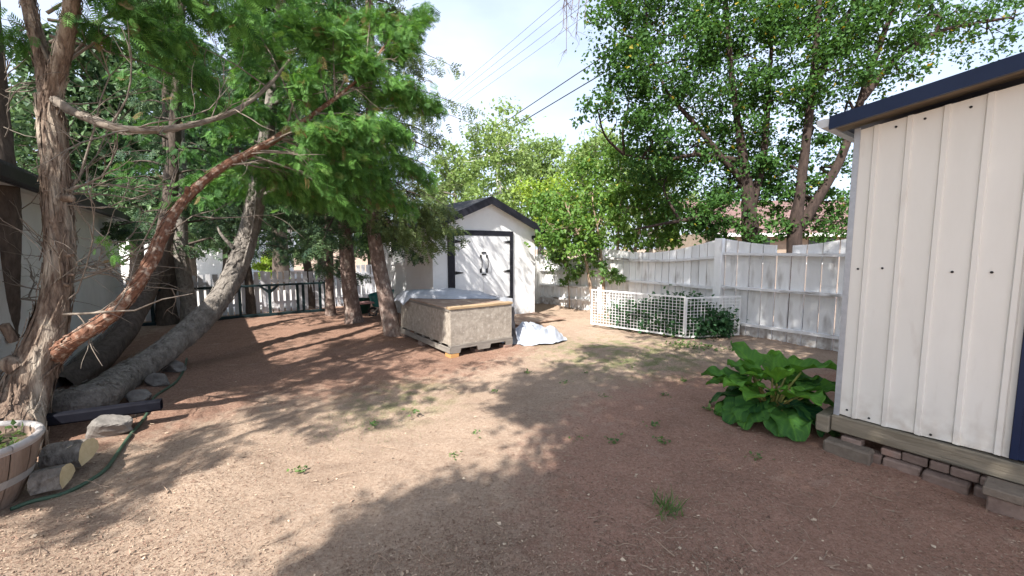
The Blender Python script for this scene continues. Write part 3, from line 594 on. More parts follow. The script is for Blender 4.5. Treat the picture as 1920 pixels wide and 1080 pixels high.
for e in (-.12, .12):
    lg = Acc(); add_tube(lg, catmull([(ca + .1, cb + e, .26), (ca + .17, cb + e, .12), (ca + .20, cb + e, -.01)], 8), .016, 6); add_tube(lg, catmull([(ca - .2, cb + e * .5, .1), (ca - .05, cb + e, .23), (ca + .3, cb + e, .33), (ca + .5, cb + e * 1.4, .45)], 12), .015, 6); lg.part('leg', MAT['tube_pale'], ct_, True)
Acc().add(*box(ca - .52, ca - .16, cb - .1, cb + .1, .30, .34, .004)).top('pink_plank', MAT['pink_board'], 'short pinkish plank leaning on the teal garden cart', 'plank', loc=L(ca - .3, cb), rot=LOT, org=(ca - .3, cb, 0))
tbp = lot(gp(676, 588))
tb2 = Acc(); tb2.add(*grid(20, 6, lambda u, v: np.column_stack([tbp[0] + (.2 + .05 * v) * np.cos(u * 6.2832), tbp[1] + (.2 + .05 * v) * np.sin(u * 6.2832), .34 * v]))); tb2.add(*grid(20, 3, lambda u, v: np.column_stack([tbp[0] + .235 * v * np.cos(u * 6.2832), tbp[1] + .235 * v * np.sin(u * 6.2832), .28 + 0 * u])))
tb2.top('green_tub', MAT['dark_green_plastic'], 'round dark green plastic tub behind the pale spruce trunk', 'tub', loc=L(tbp[0], tbp[1]), rot=LOT, org=(tbp[0], tbp[1], 0), smooth=True)

# ------------------------------------------------------------------ foliage machinery
def norm(a): return a / (np.linalg.norm(a, axis=-1, keepdims=True) + 1e-9)
def frames(X, hint):
    X = norm(X); Z = norm(hint - (hint * X).sum(-1, keepdims=True) * X); return X, np.cross(Z, X), Z
def scatter(acc, tv, tf, pos, X, hint, scale, tint):
    X, Y, Z = frames(X, hint); N_ = len(pos); k = len(tv)
    V = pos[:, None] + scale[:, None, None] * (tv[None, :, :1] * X[:, None] + tv[None, :, 1:2] * Y[:, None] + tv[None, :, 2:3] * Z[:, None])
    F = (np.arange(N_)[:, None, None] * k + tf[None]).reshape(-1, tf.shape[1])
    acc.add(V.reshape(-1, 3), F, np.repeat(tint, k))
def diamond(p, d, ln, wd, droop=0.0):
    p = np.array(p, float); d = np.array(d, float); d /= np.linalg.norm(d); s_ = np.array([-d[1], d[0], 0]); s_ /= np.linalg.norm(s_) + 1e-9
    return [p, p + d * ln * .45 + s_ * wd, p + d * ln + np.array([0, 0, -droop]), p + d * ln * .45 - s_ * wd]
def spray_template(n=5, ln=.45, wd=.055, ang=38, droop=.22):
    v = []; f = []
    def add(q): f.append([len(v) + i_ for i_ in range(4)]); v.extend(q)
    for i_ in range(n):
        t = .12 + .72 * i_ / (n - 1); l_ = ln * (1 - .65 * abs(t - .4)); z = -droop * t * t
        for s_ in (-1, 1):
            a_ = math.radians(ang + 10 * (1 - t)); add(diamond((t, 0, z), (math.cos(a_), s_ * math.sin(a_), -.12), l_, wd, .05))
    add(diamond((.55, 0, -droop * .3), (1, 0, -.4), .5, wd)); add(diamond((0, 0, 0), (1, 0, -.1), .6, wd * .5))
    return np.array(v), np.array(f)
CED = spray_template(6, .40, .048, 44, .22)
CEDN = spray_template(7, .40, .036, 50, .34)
SPR = spray_template(4, .40, .06, 48, .30)
def leaf_template(w_=.36, fold=.10):
    v = np.array([(0, 0, 0), (.35, w_, fold), (1, 0, -.08), (.35, -w_, fold), (.45, 0, 0)], float)
    return v, np.array([(0, 4, 1), (1, 4, 2), (0, 3, 4), (4, 3, 2)])
LEAF = leaf_template()
def quad_leaf(w_=.34): return np.array([(0, 0, 0), (.45, w_, .06), (1, 0, -.05), (.45, -w_, .06)], float), np.array([(0, 1, 2, 3)])
QLEAF = quad_leaf()
def unit(n, g=RNG):
    return norm(g.normal(size=(n, 3)))
class Conifer:
    """trunk tubes and flat branch plates of sprays"""
    def __init__(s, name, label, base, seed, cat='tree', group=None):
        s.o = thing(name, label, cat, base, group); s.g = np.random.default_rng(seed); s.wood = Acc(); s.twig = Acc(); s.leaf = Acc(); s.open = None
    def trunk(s, P, R, n=40, sides=16, rough=.05):
        Pc = catmull(P, n); Rc = np.interp(np.linspace(0, 1, n), np.linspace(0, 1, len(R)), R); add_tube(s.wood, Pc, Rc, sides, rough, int(s.g.integers(1e6))); return Pc
    def branch(s, start, end, sag, width, n, size, tmpl, tint=(.2, .9), r=.02, t0=.25, hang=.35, wood=True, path=None):
        g = s.g; start = np.array(start, float); end = np.array(end, float)
        mid = (start + end) / 2 + np.array([0, 0, sag]); P = catmull([start, mid, end] if path is None else path, 12)
        if wood: add_tube(s.twig, P, np.linspace(r, r * .25, 12), 5)
        if wood:
            for _ in range(max(3, n // 22)):
                j = int(g.integers(3, 11)); Tj = norm(P[j] - P[j - 1]); sj = norm(np.cross(Tj, [0, 0, 1.])) * g.choice([-1, 1]); q = P[j] + (Tj * .5 + sj) * width * g.uniform(.3, .8) * (1.15 - j / 11); q[2] -= hang * width * .4
                add_tube(s.twig, [P[j], (P[j] + q) / 2 + [0, 0, .02], q], [r * .3, r * .22, r * .12], 3)
        t = t0 + (1 - t0) * g.random(n) ** .8; i_ = np.clip((t * 11).astype(int), 0, 10); fr = (t * 11 - i_)[:, None]
        c = P[i_] * (1 - fr) + P[i_ + 1] * fr; T = norm(P[i_ + 1] - P[i_]); side = norm(np.cross(T, [0, 0, 1.])); sg = g.choice([-1, 1], n)[:, None]
        wv = (g.random(n) ** .7)[:, None]; wid = width * (1.15 - t)[:, None] * (.5 + .5 * np.sin(np.pi * np.clip(t, 0, 1)))[:, None]
        pos = c + side * sg * wv * wid + T * wv * wid * .45 + g.normal(0, .035, (n, 3)) * (1 + width); pos[:, 2] -= hang * (wv * wid)[:, 0] * g.random(n) * 1.6
        X = T * .7 + side * sg * (.35 + wv) * .9 + np.array([0, 0, -1]) * (hang + .9 * g.random((n, 1))) + g.normal(0, .65, (n, 3))
        hint = np.array([0, 0, .8]) + g.normal(0, .85, (n, 3))
        tn = tint[0] + (tint[1] - tint[0]) * g.random(n) ** 1.2
        tn[g.random(n) < .02] = 1.0
        if s.open is not None:
            kp = s.open(pos, g); pos, X, hint, tn = pos[kp], X[kp], hint[kp], tn[kp]; n = len(pos)
        scatter(s.leaf, *tmpl, pos, X, hint, size * g.uniform(.65, 1.25, n), tn)
    def whorls(s, axis, z0, z1, nb, lfun, up, sag, per, size, tmpl, tint=(.1, .9), width=.5, hang=.4, avoid=None):
        g = s.g; zz = axis[:, 2]
        for k in range(nb):
            z = z0 + (z1 - z0) * (k + g.random()) / nb; p = np.array([np.interp(z, zz, axis[:, 0]), np.interp(z, zz, axis[:, 1]), z])
            az = k * 2.399 + g.normal(0, .3); ln = lfun((z - z0) / (z1 - z0), az) * g.uniform(.8, 1.15)
            if ln < .15: continue
            e = p + ln * np.array([math.cos(az), math.sin(az), up + g.normal(0, .1)])
            s.branch(p, e, sag * ln, width * ln, int(per * ln * ln ** .3), size, tmpl, tint, r=.012 + .012 * ln, hang=hang)
    def finish(s, bark, leafm, twigm=None):
        s.wood.part('trunk', MAT[bark], s.o, True)
        if s.twig.n: s.twig.part('branches', MAT[twigm or bark], s.o, True)
        if s.leaf.n: s.leaf.part('crown', MAT[leafm], s.o)
        return s.o
def dead_twig(acc, p, d, ln, r, lev, g):
    n = 7; P = [np.array(p, float)]; d = np.array(d, float); d /= np.linalg.norm(d)
    for i_ in range(n - 1):
        d = d + g.normal(0, .22, 3) + np.array([0, 0, .03]); d /= np.linalg.norm(d); P.append(P[-1] + d * ln / (n - 1))
    add_tube(acc, P, np.linspace(r, r * .3, n), 4 if r < .008 else 6)
    if lev > 0:
        for _ in range(int(g.integers(2, 5))):
            i_ = int(g.integers(1, n - 1)); dd = P[i_ + 1] - P[i_]; dd = dd / np.linalg.norm(dd) + g.normal(0, .55, 3)
            dead_twig(acc, P[i_], dd, ln * g.uniform(.35, .6), r * .55, lev - 1, g)

def bark_strips(acc, P, R, n, g, ln=(.06, .22), wd=(.006, .016), lift=.02, lo=0.0, hi=1.0):
    '''shreds of bark peeling along a trunk'''
    P = np.asarray(P); m = len(P); R = np.broadcast_to(np.asarray(R, float), (m,)); seg = np.linalg.norm(np.diff(P, axis=0), axis=1).mean()
    T = norm(np.gradient(P, axis=0)); ref = np.array([.31, .2, .93]); A_ = norm(np.cross(T, ref)); B_ = np.cross(T, A_)
    for _ in range(n):
        c = g.uniform(lo, hi) * (m - 1); l_ = g.uniform(*ln); k = 5; th = g.uniform(0, 6.283); w_ = g.uniform(*wd); tw = g.normal(0, .25); peel = g.uniform(.1, 1) * lift; end = g.choice([-1, 1]); V = []
        for j in range(k):
            t = j / (k - 1); i_ = np.clip(c + (t - .5) * l_ / seg, 0, m - 1.001); a = int(i_); f = i_ - a; p = P[a] * (1 - f) + P[a + 1] * f; r = R[a] * (1 - f) + R[a + 1] * f; ang = th + tw * (t - .5)
            e = t if end > 0 else 1 - t; rad = r * 1.03 + .003 + peel * e ** 2.2; w2 = w_ * (1 - .75 * e ** 2) / r
            for q in (-1, 0, 1): an = ang + q * w2; V.append(p + (rad + (.004 if q == 0 else 0)) * (math.cos(an) * A_[a] + math.sin(an) * B_[a]))
        F = [(3 * j + q, 3 * j + q + 1, 3 * j + q + 4, 3 * j + q + 3) for j in range(k - 1) for q in (0, 1)]
        acc.add(V, F)
# ------------------------------------------------------------------ cedar with the forked trunk (left foreground)
base = gp(42, 850); base[2] = 0
A = Conifer('cedar_tree', 'forked shaggy barked cedar trunk in the left foreground with red limb', base, 21)
tA = A.trunk([gp(8, 880, -.05), at(35, 760, 3.12), at(78, 655, 3.25), at(104, 560, 3.35), at(112, 470, 3.42), at(107, 370, 3.5), at(100, 270, 3.55), at(92, 180, 3.6)],
             [.19, .16, .12, .092, .084, .08, .077, .074], 90, 34, .06)
fk1 = A.trunk([at(92, 185, 3.6), at(78, 110, 3.62), at(58, 30, 3.65), at(45, -60, 3.7), at(30, -300, 3.9), at(20, -620, 4.1)], [.06, .05, .045, .043, .035, .02], 36, 18, .05)
fk2 = A.trunk([at(96, 195, 3.6), at(112, 120, 3.55), at(128, 50, 3.52), at(140, -40, 3.5), at(160, -300, 3.7), at(190, -600, 3.9)], [.06, .054, .05, .045, .035, .02], 36, 18, .05)
for (u, v, y, dx, dz, r, ln) in ((140, 480, 3.4, 1, .1, .014, .1), (138, 372, 3.42, 1, -.05, .03, .1), (142, 515, 3.38, 1, 0, .012, .09), (130, 530, 3.36, 1, -.2, .014, .1), (45, 640, 3.2, -.15, 1, .035, .14), (52, 690, 3.1, -.5, .6, .06, .12)):
    p = at(u - 18, v, y); add_tube(A.wood, catmull([p, p + ln * np.array([dx, -.3, dz])], 5), [r, r, r * .95, r * .9, r * .85], 9, .06)
limb = Acc(); gS = np.random.default_rng(14); shred = Acc()
bark_strips(shred, tA, np.interp(np.linspace(0, 1, 90), np.linspace(0, 1, 8), [.19, .16, .12, .092, .084, .08, .077, .074]), 520, gS, (.08, .3), (.005, .014), .018)
for fk in (fk1, fk2): bark_strips(shred, fk, np.interp(np.linspace(0, 1, 36), np.linspace(0, 1, 6), [.06, .052, .047, .044, .035, .02]), 150, gS, (.08, .3), (.004, .010), .014, 0, .6)
LP = [at(52, 722, 3.36), at(88, 684, 3.32), at(120, 652, 3.24), at(152, 630, 3.2), at(215, 585, 3.25), at(275, 505, 3.4), at(312, 425, 3.6), at(355, 365, 3.85), at(420, 312, 4.1), at(510, 265, 4.4), at(600, 205, 4.7), at(680, 140, 5.0), at(740, 60, 5.3)]
Lc = catmull(LP, 80); add_tube(limb, Lc, np.interp(np.linspace(0, 1, 80), [0, .14, .34, .57, .8, 1], [.085, .06, .045, .036, .024, .010]), 20, .07, 5)
add_tube(limb, catmull([at(348, 372, 3.83), at(352, 352, 3.76)], 4), .022, 8, .05)
bark_strips(limb, Lc, np.interp(np.linspace(0, 1, 80), [0, .14, .34, .57, .8, 1], [.085, .06, .045, .036, .024, .010]), 260, gS, (.06, .28), (.004, .010), .012, .05, .8)
shred.part('bark_shreds', MAT['bark_cedar'], A.o, True, kind='stuff')
limb.part('limb', MAT['bark_red'], A.o, True, label='red brown limb arching up to the right')
B2 = [at(96, 182, 3.6), at(120, 198, 3.52), at(165, 222, 3.45), at(220, 240, 3.4), at(290, 243, 3.5), at(365, 233, 3.7), at(440, 207, 4.0), at(500, 165, 4.3), at(560, 90, 4.7)]
b2 = Acc(); Bc = catmull(B2, 50); add_tube(b2, Bc, np.linspace(.038, .012, 50), 10, .05, 8)
g = np.random.default_rng(33)
for k in range(20):      # dead lower twigs of the trunk
    i_ = int(g.integers(34, 69)); p = tA[i_]; az = g.uniform(-.6, 2.6)
    dead_twig(b2, p, (math.cos(az) + .25, math.sin(az) * .6 - .15, g.uniform(-.15, .55)), g.uniform(.5, 1.5), g.uniform(.006, .013), 2, g)
for k in range(26):
    P_ = Bc if g.random() < .5 else Lc[30:]; p = P_[int(g.integers(3, len(P_) - 2))]
    dead_twig(b2, p, (g.normal(.3, .7), g.normal(0, .6), g.uniform(-.6, .7)), g.uniform(.3, .9), g.uniform(.004, .009), 1, g)
bark_strips(b2, Bc, np.linspace(.038, .012, 50), 90, gS, (.05, .16), (.003, .007), .008, 0, .9)
b2.part('dead_branches', MAT['twig_grey'], A.o, True)
# living sprays at the ends of the limb and high in the tree
for (u, v, y) in ((690, 250, 4.6), (650, 330, 4.7), (720, 330, 5.0), (770, 250, 5.0), (800, 330, 5.4), (760, 160, 5.2), (820, 190, 5.6), (700, 110, 4.9), (780, 80, 5.4), (640, 60, 4.8), (570, 140, 4.6), (560, 30, 4.8), (690, 20, 5.2), (800, 20, 5.7), (620, 250, 4.5), (680, 400, 5.0), (760, 400, 5.4), (520, 330, 4.9), (580, 380, 5.2), (480, 60, 4.9)):
    j = int(np.argmin(np.linalg.norm(Lc - at(u, v, y), axis=1))); j = max(j - 6, 40)
    e = at(u, v, y) + RNG.normal(0, .05, 3); A.branch(Lc[j], e, .10, .46, 360, .128, CEDN, (.2, .98), r=.012, t0=.35, hang=.35)
for (u, v, y, n) in ((330, 60, 3.9, 110), (400, 150, 4.2, 90), (450, 30, 4.1, 120), (250, 20, 3.7, 110), (180, 60, 3.7, 60), (350, -60, 4.0, 150), (540, -40, 4.4, 150), (30, 60, 3.6, 60), (480, 240, 4.6, 60), (380, 90, 4.6, 90)):
    A.branch(tA[-1] + np.array([.05, 0, g.uniform(.1, .9)]), at(u, v, y), .15, .5, int(n * 1.8), .13, CEDN, (.1, .9), r=.014, t0=.45, hang=.45)
for (u, v, y) in ((205, 452, 3.3), (215, 480, 3.35)): A.branch(at(190, 440, 3.3), at(u, v, y), .0, .16, 12, .09, CED, (.5, .95), r=.004, t0=.3)
for k in range(14):       # the top of the tree, above the picture
    az = k * 2.4; p = at(60 + 50 * (k % 2), -330, 3.8) + np.array([0, 0, .15 * k]); A.branch(p, p + np.array([math.cos(az) * 1.1, math.sin(az) * 1.1, .1]), .1, .5, 60, .14, CED, (.2, .9), hang=.4)
A.finish('bark_cedar', 'cedar_leaf', 'twig_grey')

# dark cedar stem at the frame edge
E_ = Conifer('dark_cedar_trunk', 'dark cedar trunk cut by the left edge of the picture', gp(-40, 770), 22)
E_.trunk([gp(-60, 800, -.05), at(-20, 690, 3.62), at(0, 600, 3.62), at(5, 520, 3.62), at(8, 420, 3.65), at(-2, 300, 3.7), at(-15, 180, 3.75), at(-30, -20, 3.8), at(-60, -300, 4)], [.17, .14, .11, .10, .1, .095, .09, .08, .05], 60, 22, .06)
p = at(12, 630, 3.55); add_tube(E_.wood, catmull([p, p + np.array([.12, -.06, .01])], 4), .045, 10, .08)
for k in range(10): dead_twig(E_.twig, at(8 + random.uniform(-5, 5), random.uniform(120, 480), 3.7), (1, random.uniform(-.4, .2), random.uniform(-.1, .6)), random.uniform(.4, .9), .006, 1, g)
E_.finish('bark_dark', 'cedar_leaf', 'twig_grey')

# grey leaning tree
Bt = Conifer('leaning_cedar', 'grey barked tree leaning low over the ground then rising to the right', gp(130, 765), 23)
tB = Bt.trunk([gp(85, 772, .03), gp(165, 752, .13), at(240, 705, 4.45), at(318, 652, 5.0), at(385, 592, 5.6), at(425, 540, 6.0), at(452, 480, 6.25), at(472, 410, 6.4), at(488, 330, 6.5), at(505, 220, 6.6), at(520, 90, 6.7), at(530, -60, 6.8), at(540, -260, 6.9)],
              [.17, .165, .15, .14, .14, .14, .135, .125, .11, .09, .08, .06, .03], 120, 26, .05)
bark_strips(Bt.wood, tB[:90], np.interp(np.linspace(0, .75, 90), np.linspace(0, 1, 13), [.17, .165, .15, .14, .14, .14, .135, .125, .11, .09, .08, .06, .03]), 600, Bt.g, (.05, .13), (.010, .026), .010)
p = at(437, 465, 6.15); add_tube(Bt.twig, catmull([p, at(415, 440, 6.1), at(408, 425, 6.1)], 6), np.linspace(.03, .012, 6), 7)
add_tube(Bt.twig, catmull([at(455, 500, 6.1), at(468, 450, 6.25), at(478, 400, 6.3), at(482, 300, 6.4)], 14), .014, 6)
Bt.whorls(tB[66:], 2.2, 6.6, 42, lambda t, az: (1.25 + .5 * math.cos(az - .2)) * (1 - .55 * t), .05, .12, 200, .15, CED, (.05, .95), .45, .45)
Bt.finish('bark_grey', 'cedar_leaf', 'bark_grey')

# thinner dim tree leaning behind it
Ct = Conifer('dim_leaning_trunk', 'thin dark trunk leaning between the red limb and the grey trunk', gp(150, 715), 24)
tC = Ct.trunk([gp(110, 728, 0), at(185, 675, 5.0), at(235, 620, 5.5), at(268, 560, 6.0), at(295, 490, 6.4), at(312, 420, 6.7), at(322, 330, 6.9), at(330, 200, 7), at(338, 60, 7.1), at(345, -120, 7.2)], [.15, .14, .13, .125, .12, .11, .09, .08, .06, .03], 60, 20, .05)
Ct.whorls(tC[34:], 2.2, 5.6, 24, lambda t, az: .95 * (1 - .4 * t), .0, .1, 80, .15, CED, (0, .6), .45, .5)
Ct.finish('bark_dark', 'cedar_leaf', 'bark_dark')
for (u0, u1, r, lab, sd) in ((312, 322, .16, 'thick dark trunk beside the garage corner at the back', 25), (352, 340, .13, 'grey trunk just right of the thick dark trunk at the back', 26)):
    T_ = Conifer('back_cedar', lab, gp(u0, 606), sd); y = gp(u0, 606)[1]
    tt = T_.trunk([gp(u0 + 4, 612, -.05), at(u0, 560, y), at(u1, 480, y + .1), at(u1, 380, y + .2), at(u1 - 6, 200, y + .3), at(u1 - 10, 0, y + .4), at(u1 - 10, -160, y + .5)], [r * 1.25, r, r * .9, r * .8, r * .65, r * .45, .02], 40, 16, .05)
    T_.whorls(tt, 1.5, 6.8, 34, lambda t, az: (.9 + .5 * math.sin(3 * az)) * (1 - .4 * t), -.05, .1, 75, .17, SPR, (0, .8), .45, .5)
    T_.finish('bark_dark' if sd == 25 else 'bark_grey', 'spruce_leaf', 'bark_dark')
# two slim dark trunks behind the railing
for (u, v, r, lab, sd, h) in ((471, 588, .085, 'slim dark trunk behind the railing, right of the grey trunk', 27, 3.0), (583, 578, .10, 'slim dark trunk behind the railing, nearest its right end', 28, 3.4)):
    T_ = Conifer('slim_spruce', lab, gp(u, v), sd); P0 = gp(u, v); P0[2] = -.05
    tt = T_.trunk([P0, P0 + [.0, 0, .7], P0 + [-.08, 0, 1.6], P0 + [-.1, 0, 2.8], P0 + [-.1, 0, 4.2], P0 + [-.1, .1, 5.6]], [r * 1.3, r, r * .9, r * .75, r * .5, .015], 30, 12, .05)
    T_.whorls(tt, 1.15 if sd == 28 else 1.5, 5.4, 30, lambda t, az: 1.05 * (1 - .55 * t), -.18, .08, 80, .17, SPR, (0, .75), .42, .5)
    T_.finish('bark_dark', 'spruce_leaf', 'bark_dark')
T_ = Conifer('young_spruce', 'thin young spruce trunk left of the pale scaly spruce trunk', gp(620, 593), 29); P0 = gp(620, 593)
tt = T_.trunk([P0 - [0, 0, .05], P0 + [0, 0, .5], P0 + [.02, 0, 1.2], P0 + [.02, 0, 2.2], P0 + [0, 0, 3.6]], [.12, .085, .08, .06, .015], 30, 12, .06)
T_.whorls(tt, .98, 3.5, 24, lambda t, az: .85 * (1 - .6 * t), -.2, .06, 100, .15, SPR, (.1, .9), .42, .5); T_.finish('bark_spruce', 'spruce_leaf', 'bark_dark')

# two spruces with scaly trunks
def door_sun_gap(pos, g):
    '''leaves out most brown spruce sprays that would keep the sun off the shed doors'''
    d1 = np.array([D1[0], D1[1]]); d2 = np.array([D2[0], D2[1]]); S_ = np.array(SUN); bq = pos[:, :2] @ d1; d = (bq - 7.45) / (S_[:2] @ d1)
    q = pos - d[:, None] * S_; aq = q[:, :2] @ d2
    return ~((d > 0) & (aq > 3.95) & (aq < 6.15) & (q[:, 2] > -.3) & (q[:, 2] < 2.3) & (g.random(len(pos)) < .86))
S1 = Conifer('pale_spruce', 'spruce with straight pale scaly trunk left of the crate', gp(665, 606), 30); P0 = gp(665, 606)
t1 = S1.trunk([P0 - [0, 0, .06], P0 + [-.02, 0, .12], P0 + [-.06, 0, .6], P0 + [-.11, .02, 1.3], P0 + [-.14, .05, 2.0], P0 + [-.16, .1, 4.5], P0 + [-.16, .1, 7.5]], [.22, .165, .14, .135, .125, .085, .02], 60, 20, .045)
S1.whorls(t1, 1.75, 7.3, 56, lambda t, az: (1.35 + .25 * math.cos(az + 1.6)) * (1 - .75 * t) + .15, -.22, .14, 95, .16, SPR, (.0, .85), .36, .6)
S1.finish('bark_spruce', 'spruce_leaf', 'bark_dark')
S2 = Conifer('brown_spruce', 'spruce with leaning dark brown trunk touching the crate', gp(735, 628), 31); P0 = gp(735, 628); S2.open = door_sun_gap  # crown thinned on purpose to let sun onto the shed doors
t2 = S2.trunk([P0 + [.03, 0, -.06], P0 + [0, 0, .12], P0 + [-.10, 0, .7], P0 + [-.22, 0, 1.4], P0 + [-.28, 0, 2.2], P0 + [-.25, .05, 4.5], P0 + [-.22, .1, 8.2]], [.21, .15, .125, .115, .105, .075, .02], 60, 20, .045)
S2.whorls(t2, 1.85, 8.0, 62, lambda t, az: (1.22 + .22 * math.cos(az)) * (1 - .72 * t) + .12, -.12, .14, 105, .155, SPR, (.05, .95), .36, .65)
S2.open = lambda p_, g_: door_sun_gap(p_, g_) | (g_.random(len(p_)) < .22)
for (u, v, y, n) in ((840, 425, 6.9, 100), (846, 455, 6.85, 80), (825, 462, 6.8, 80), (806, 470, 6.8, 60), (850, 395, 7.0, 90), (860, 345, 7.0, 90), (800, 395, 6.9, 90), (830, 430, 6.8, 90), (770, 430, 6.7, 80), (815, 345, 6.8, 80), (845, 300, 7.0, 80), (880, 205, 7.1, 90), (895, 235, 7.0, 70), (862, 130, 7.2, 80), (790, 455, 6.9, 60), (820, 400, 6.7, 110), (835, 385, 6.9, 100), (790, 380, 6.8, 110), (760, 400, 6.7, 90), (745, 440, 6.6, 70)):
    q = t2[int(np.argmin(np.abs(t2[:, 2] - (at(u, v, y)[2] + .5))))]; S2.branch(q, at(u, v, y), .12, .42, n, .15, SPR, (.3, 1.0), r=.012, t0=.3, hang=.7)
S2.finish('bark_spruce', 'spruce_tip', 'bark_dark')

# ------------------------------------------------------------------ broadleaf trees and shrubs
def foliage(acc, blobs, size, g, tmpl=LEAF, sub=9, spread=.30, tint=(.05, .95), hollow=.5, droop=.5):
    """blobs: centre, radii, leaf count; leaves gather round sub-centres so the crown keeps gaps"""
    for c, r, n in blobs:
        c = np.array(c, float); r = np.broadcast_to(np.array(r, float), (3,))
        k = max(3, int(sub)); u_ = unit(k, g) * (hollow + (1 - hollow) * g.random((k, 1)) ** .5); ctr = c + u_ * r
        which = g.integers(0, k, n); sp = spread * r * (.5 + g.random((k, 1)))[which]
        pos = ctr[which] + g.normal(0, 1, (n, 3)) * sp * np.array([1, 1, .7])
        X = unit(n, g) + np.array([0, 0, -droop]); hint = np.array([0, 0, 1.]) + g.normal(0, .6, (n, 3)) + np.array(SUN) * .3
        base_t = g.random((k,))[which] * .35
        tn = np.clip(tint[0] + (tint[1] - tint[0]) * (base_t + .65 * g.random(n)), 0, 1); tn[g.random(n) < .012] = 1
        scatter(acc, *tmpl, pos, X, hint, size * g.uniform(.6, 1.3, n), tn)
def limbs(acc, start_pts, blobs, r0, g, twigs=5):
    S_ = np.array(start_pts)
    for c, r, n in blobs:
        c = np.array(c, float); d = np.linalg.norm(S_ - c, axis=1) + np.where(S_[:, 2] > c[2] + .2, 2.0, 0); p = S_[int(np.argmin(d))]
        mid = (p + c) / 2 + g.normal(0, .12, 3) + np.array([0, 0, .05]); P = catmull([p, mid, c], 10); add_tube(acc, P, np.linspace(r0, r0 * .35, 10), 6)
        for k in range(twigs):
            e = c + unit(1, g)[0] * np.broadcast_to(r, (3,)) * .9; q = P[int(g.integers(4, 10))]; add_tube(acc, catmull([q, (q + e) / 2 + g.normal(0, .08, 3), e], 6), np.linspace(r0 * .32, r0 * .1, 6), 4)
def broadleaf(name, label, base, trunks, blobs, bark, leafm, size, seed, cat='tree', r0=.035, sub=9, spread=.3, tmpl=LEAF, tint=(.05, .95), group=None, twigs=5, hollow=.5, droop=.5, wood='trunk'):
    g = np.random.default_rng(seed); o = thing(name, label, cat, base, group); wd = Acc(); pts = []
    for P, R in trunks:
        n = max(12, 8 * len(P)); Pc = catmull(P, n); add_tube(wd, Pc, np.interp(np.linspace(0, 1, n), np.linspace(0, 1, len(R)), R), 12, .04, seed); pts += list(Pc[n // 4:])
    br = Acc()
    if pts: limbs(br, pts, blobs, r0, g, twigs)
    if wd.n: wd.part(wood, MAT[bark], o, True)
    if br.n: br.part('branches', MAT[bark], o, True)
    lf = Acc(); foliage(lf, blobs, size, g, tmpl, sub, spread, tint, hollow, droop); lf.part('crown', MAT[leafm], o)
    return o
# maple behind the right fence: two boles
Y1 = 8.3
m1 = lambda u, v, dy=0: at(u, v, Y1 + dy)
mb = [(m1(u, v, dy), r, int(n * 1.75)) for (u, v, dy, r, n) in (
    (1160, 60, -.3, .62, 900), (1230, 40, 0, .7, 1300), (1200, 130, -.2, .62, 1100), (1280, 110, .2, .75, 1400), (1180, 190, -.5, .5, 650), (1120, 205, -.8, .34, 220), (1250, 210, 0, .6, 900), (1330, 60, .3, .8, 1500), (1340, 180, .2, .7, 1000),
    (1215, 265, -.2, .5, 600), (1290, 280, .2, .55, 650), (1400, 110, 0, .8, 1500), (1380, 240, .3, .6, 800), (1450, 40, .2, .8, 1500), (1440, 190, -.2, .6, 900), (1430, 290, .1, .6, 1000), (1400, 350, .2, .55, 900), (1450, 370, .3, .5, 700), (1340, 330, .3, .6, 700), (1300, 390, .5, .6, 700),
    (1250, 330, .4, .6, 700), (1230, 300, .8, .5, 500), (1350, 395, -.1, .4, 400), (1360, 432, .2, .3, 260), (1420, 425, -.2, .35, 320), (1330, 425, .3, .3, 240), (1500, 20, .4, .8, 1200), (1320, -60, .2, .9, 1500), (1450, -80, .3, .9, 1500), (1200, -50, 0, .8, 1200))]
broadleaf('maple_tree', 'leafy tree with dark trunk behind the middle fence post', m1(1405, 560)*[1,1,0],
          [([m1(1404, 620) * [1, 1, 0], m1(1407, 470), m1(1405, 400), m1(1398, 330), m1(1385, 240), m1(1372, 140), m1(1360, 0), m1(1350, -120)], [.19, .155, .135, .10, .07, .05, .04, .02]),
           ([m1(1398, 345), m1(1350, 290), m1(1300, 230), m1(1250, 170), m1(1210, 80)], [.07, .055, .045, .03, .015]),
           ([m1(1407, 400), m1(1430, 300), m1(1440, 180), m1(1450, 40)], [.08, .065, .05, .02]),
           ([m1(1395, 430), m1(1340, 405), m1(1270, 415), m1(1190, 430)], [.06, .045, .035, .015]),
           ([m1(1380, 300), m1(1310, 290), m1(1240, 300), m1(1170, 290)], [.06, .04, .03, .012])], mb, 'bark_maple', 'maple_leaf', .076, 40, r0=.03, sub=13, spread=.26)
Y2 = 7.9
m2 = lambda u, v, dy=0: at(u, v, Y2 + dy)
mb2 = [(m2(u, v, dy), r, int(n * 1.7)) for (u, v, dy, r, n) in (
    (1520, 60, 0, .7, 1000), (1580, 40, .2, .7, 1000), (1560, 130, -.3, .55, 600), (1650, 50, 0, .7, 900), (1630, 130, .3, .55, 550), (1720, 30, .2, .7, 800), (1510, 170, .2, .5, 550), (1700, 110, -.2, .4, 280), (1790, 20, .3, .6, 450), (1850, 60, .3, .5, 260), (1900, 40, .2, .5, 220),
    (1520, 260, .3, .45, 420), (1565, 330, .4, .4, 300), (1540, 390, .5, .45, 330), (1530, 425, .3, .3, 260), (1575, 415, .4, .3, 240), (1470, 425, .2, .3, 240), (1570, 375, .5, .35, 260), (1490, 320, .2, .45, 420), (1580, 230, .3, .4, 250), (1600, -60, .2, .9, 1100), (1750, -60, .2, .8, 800))]
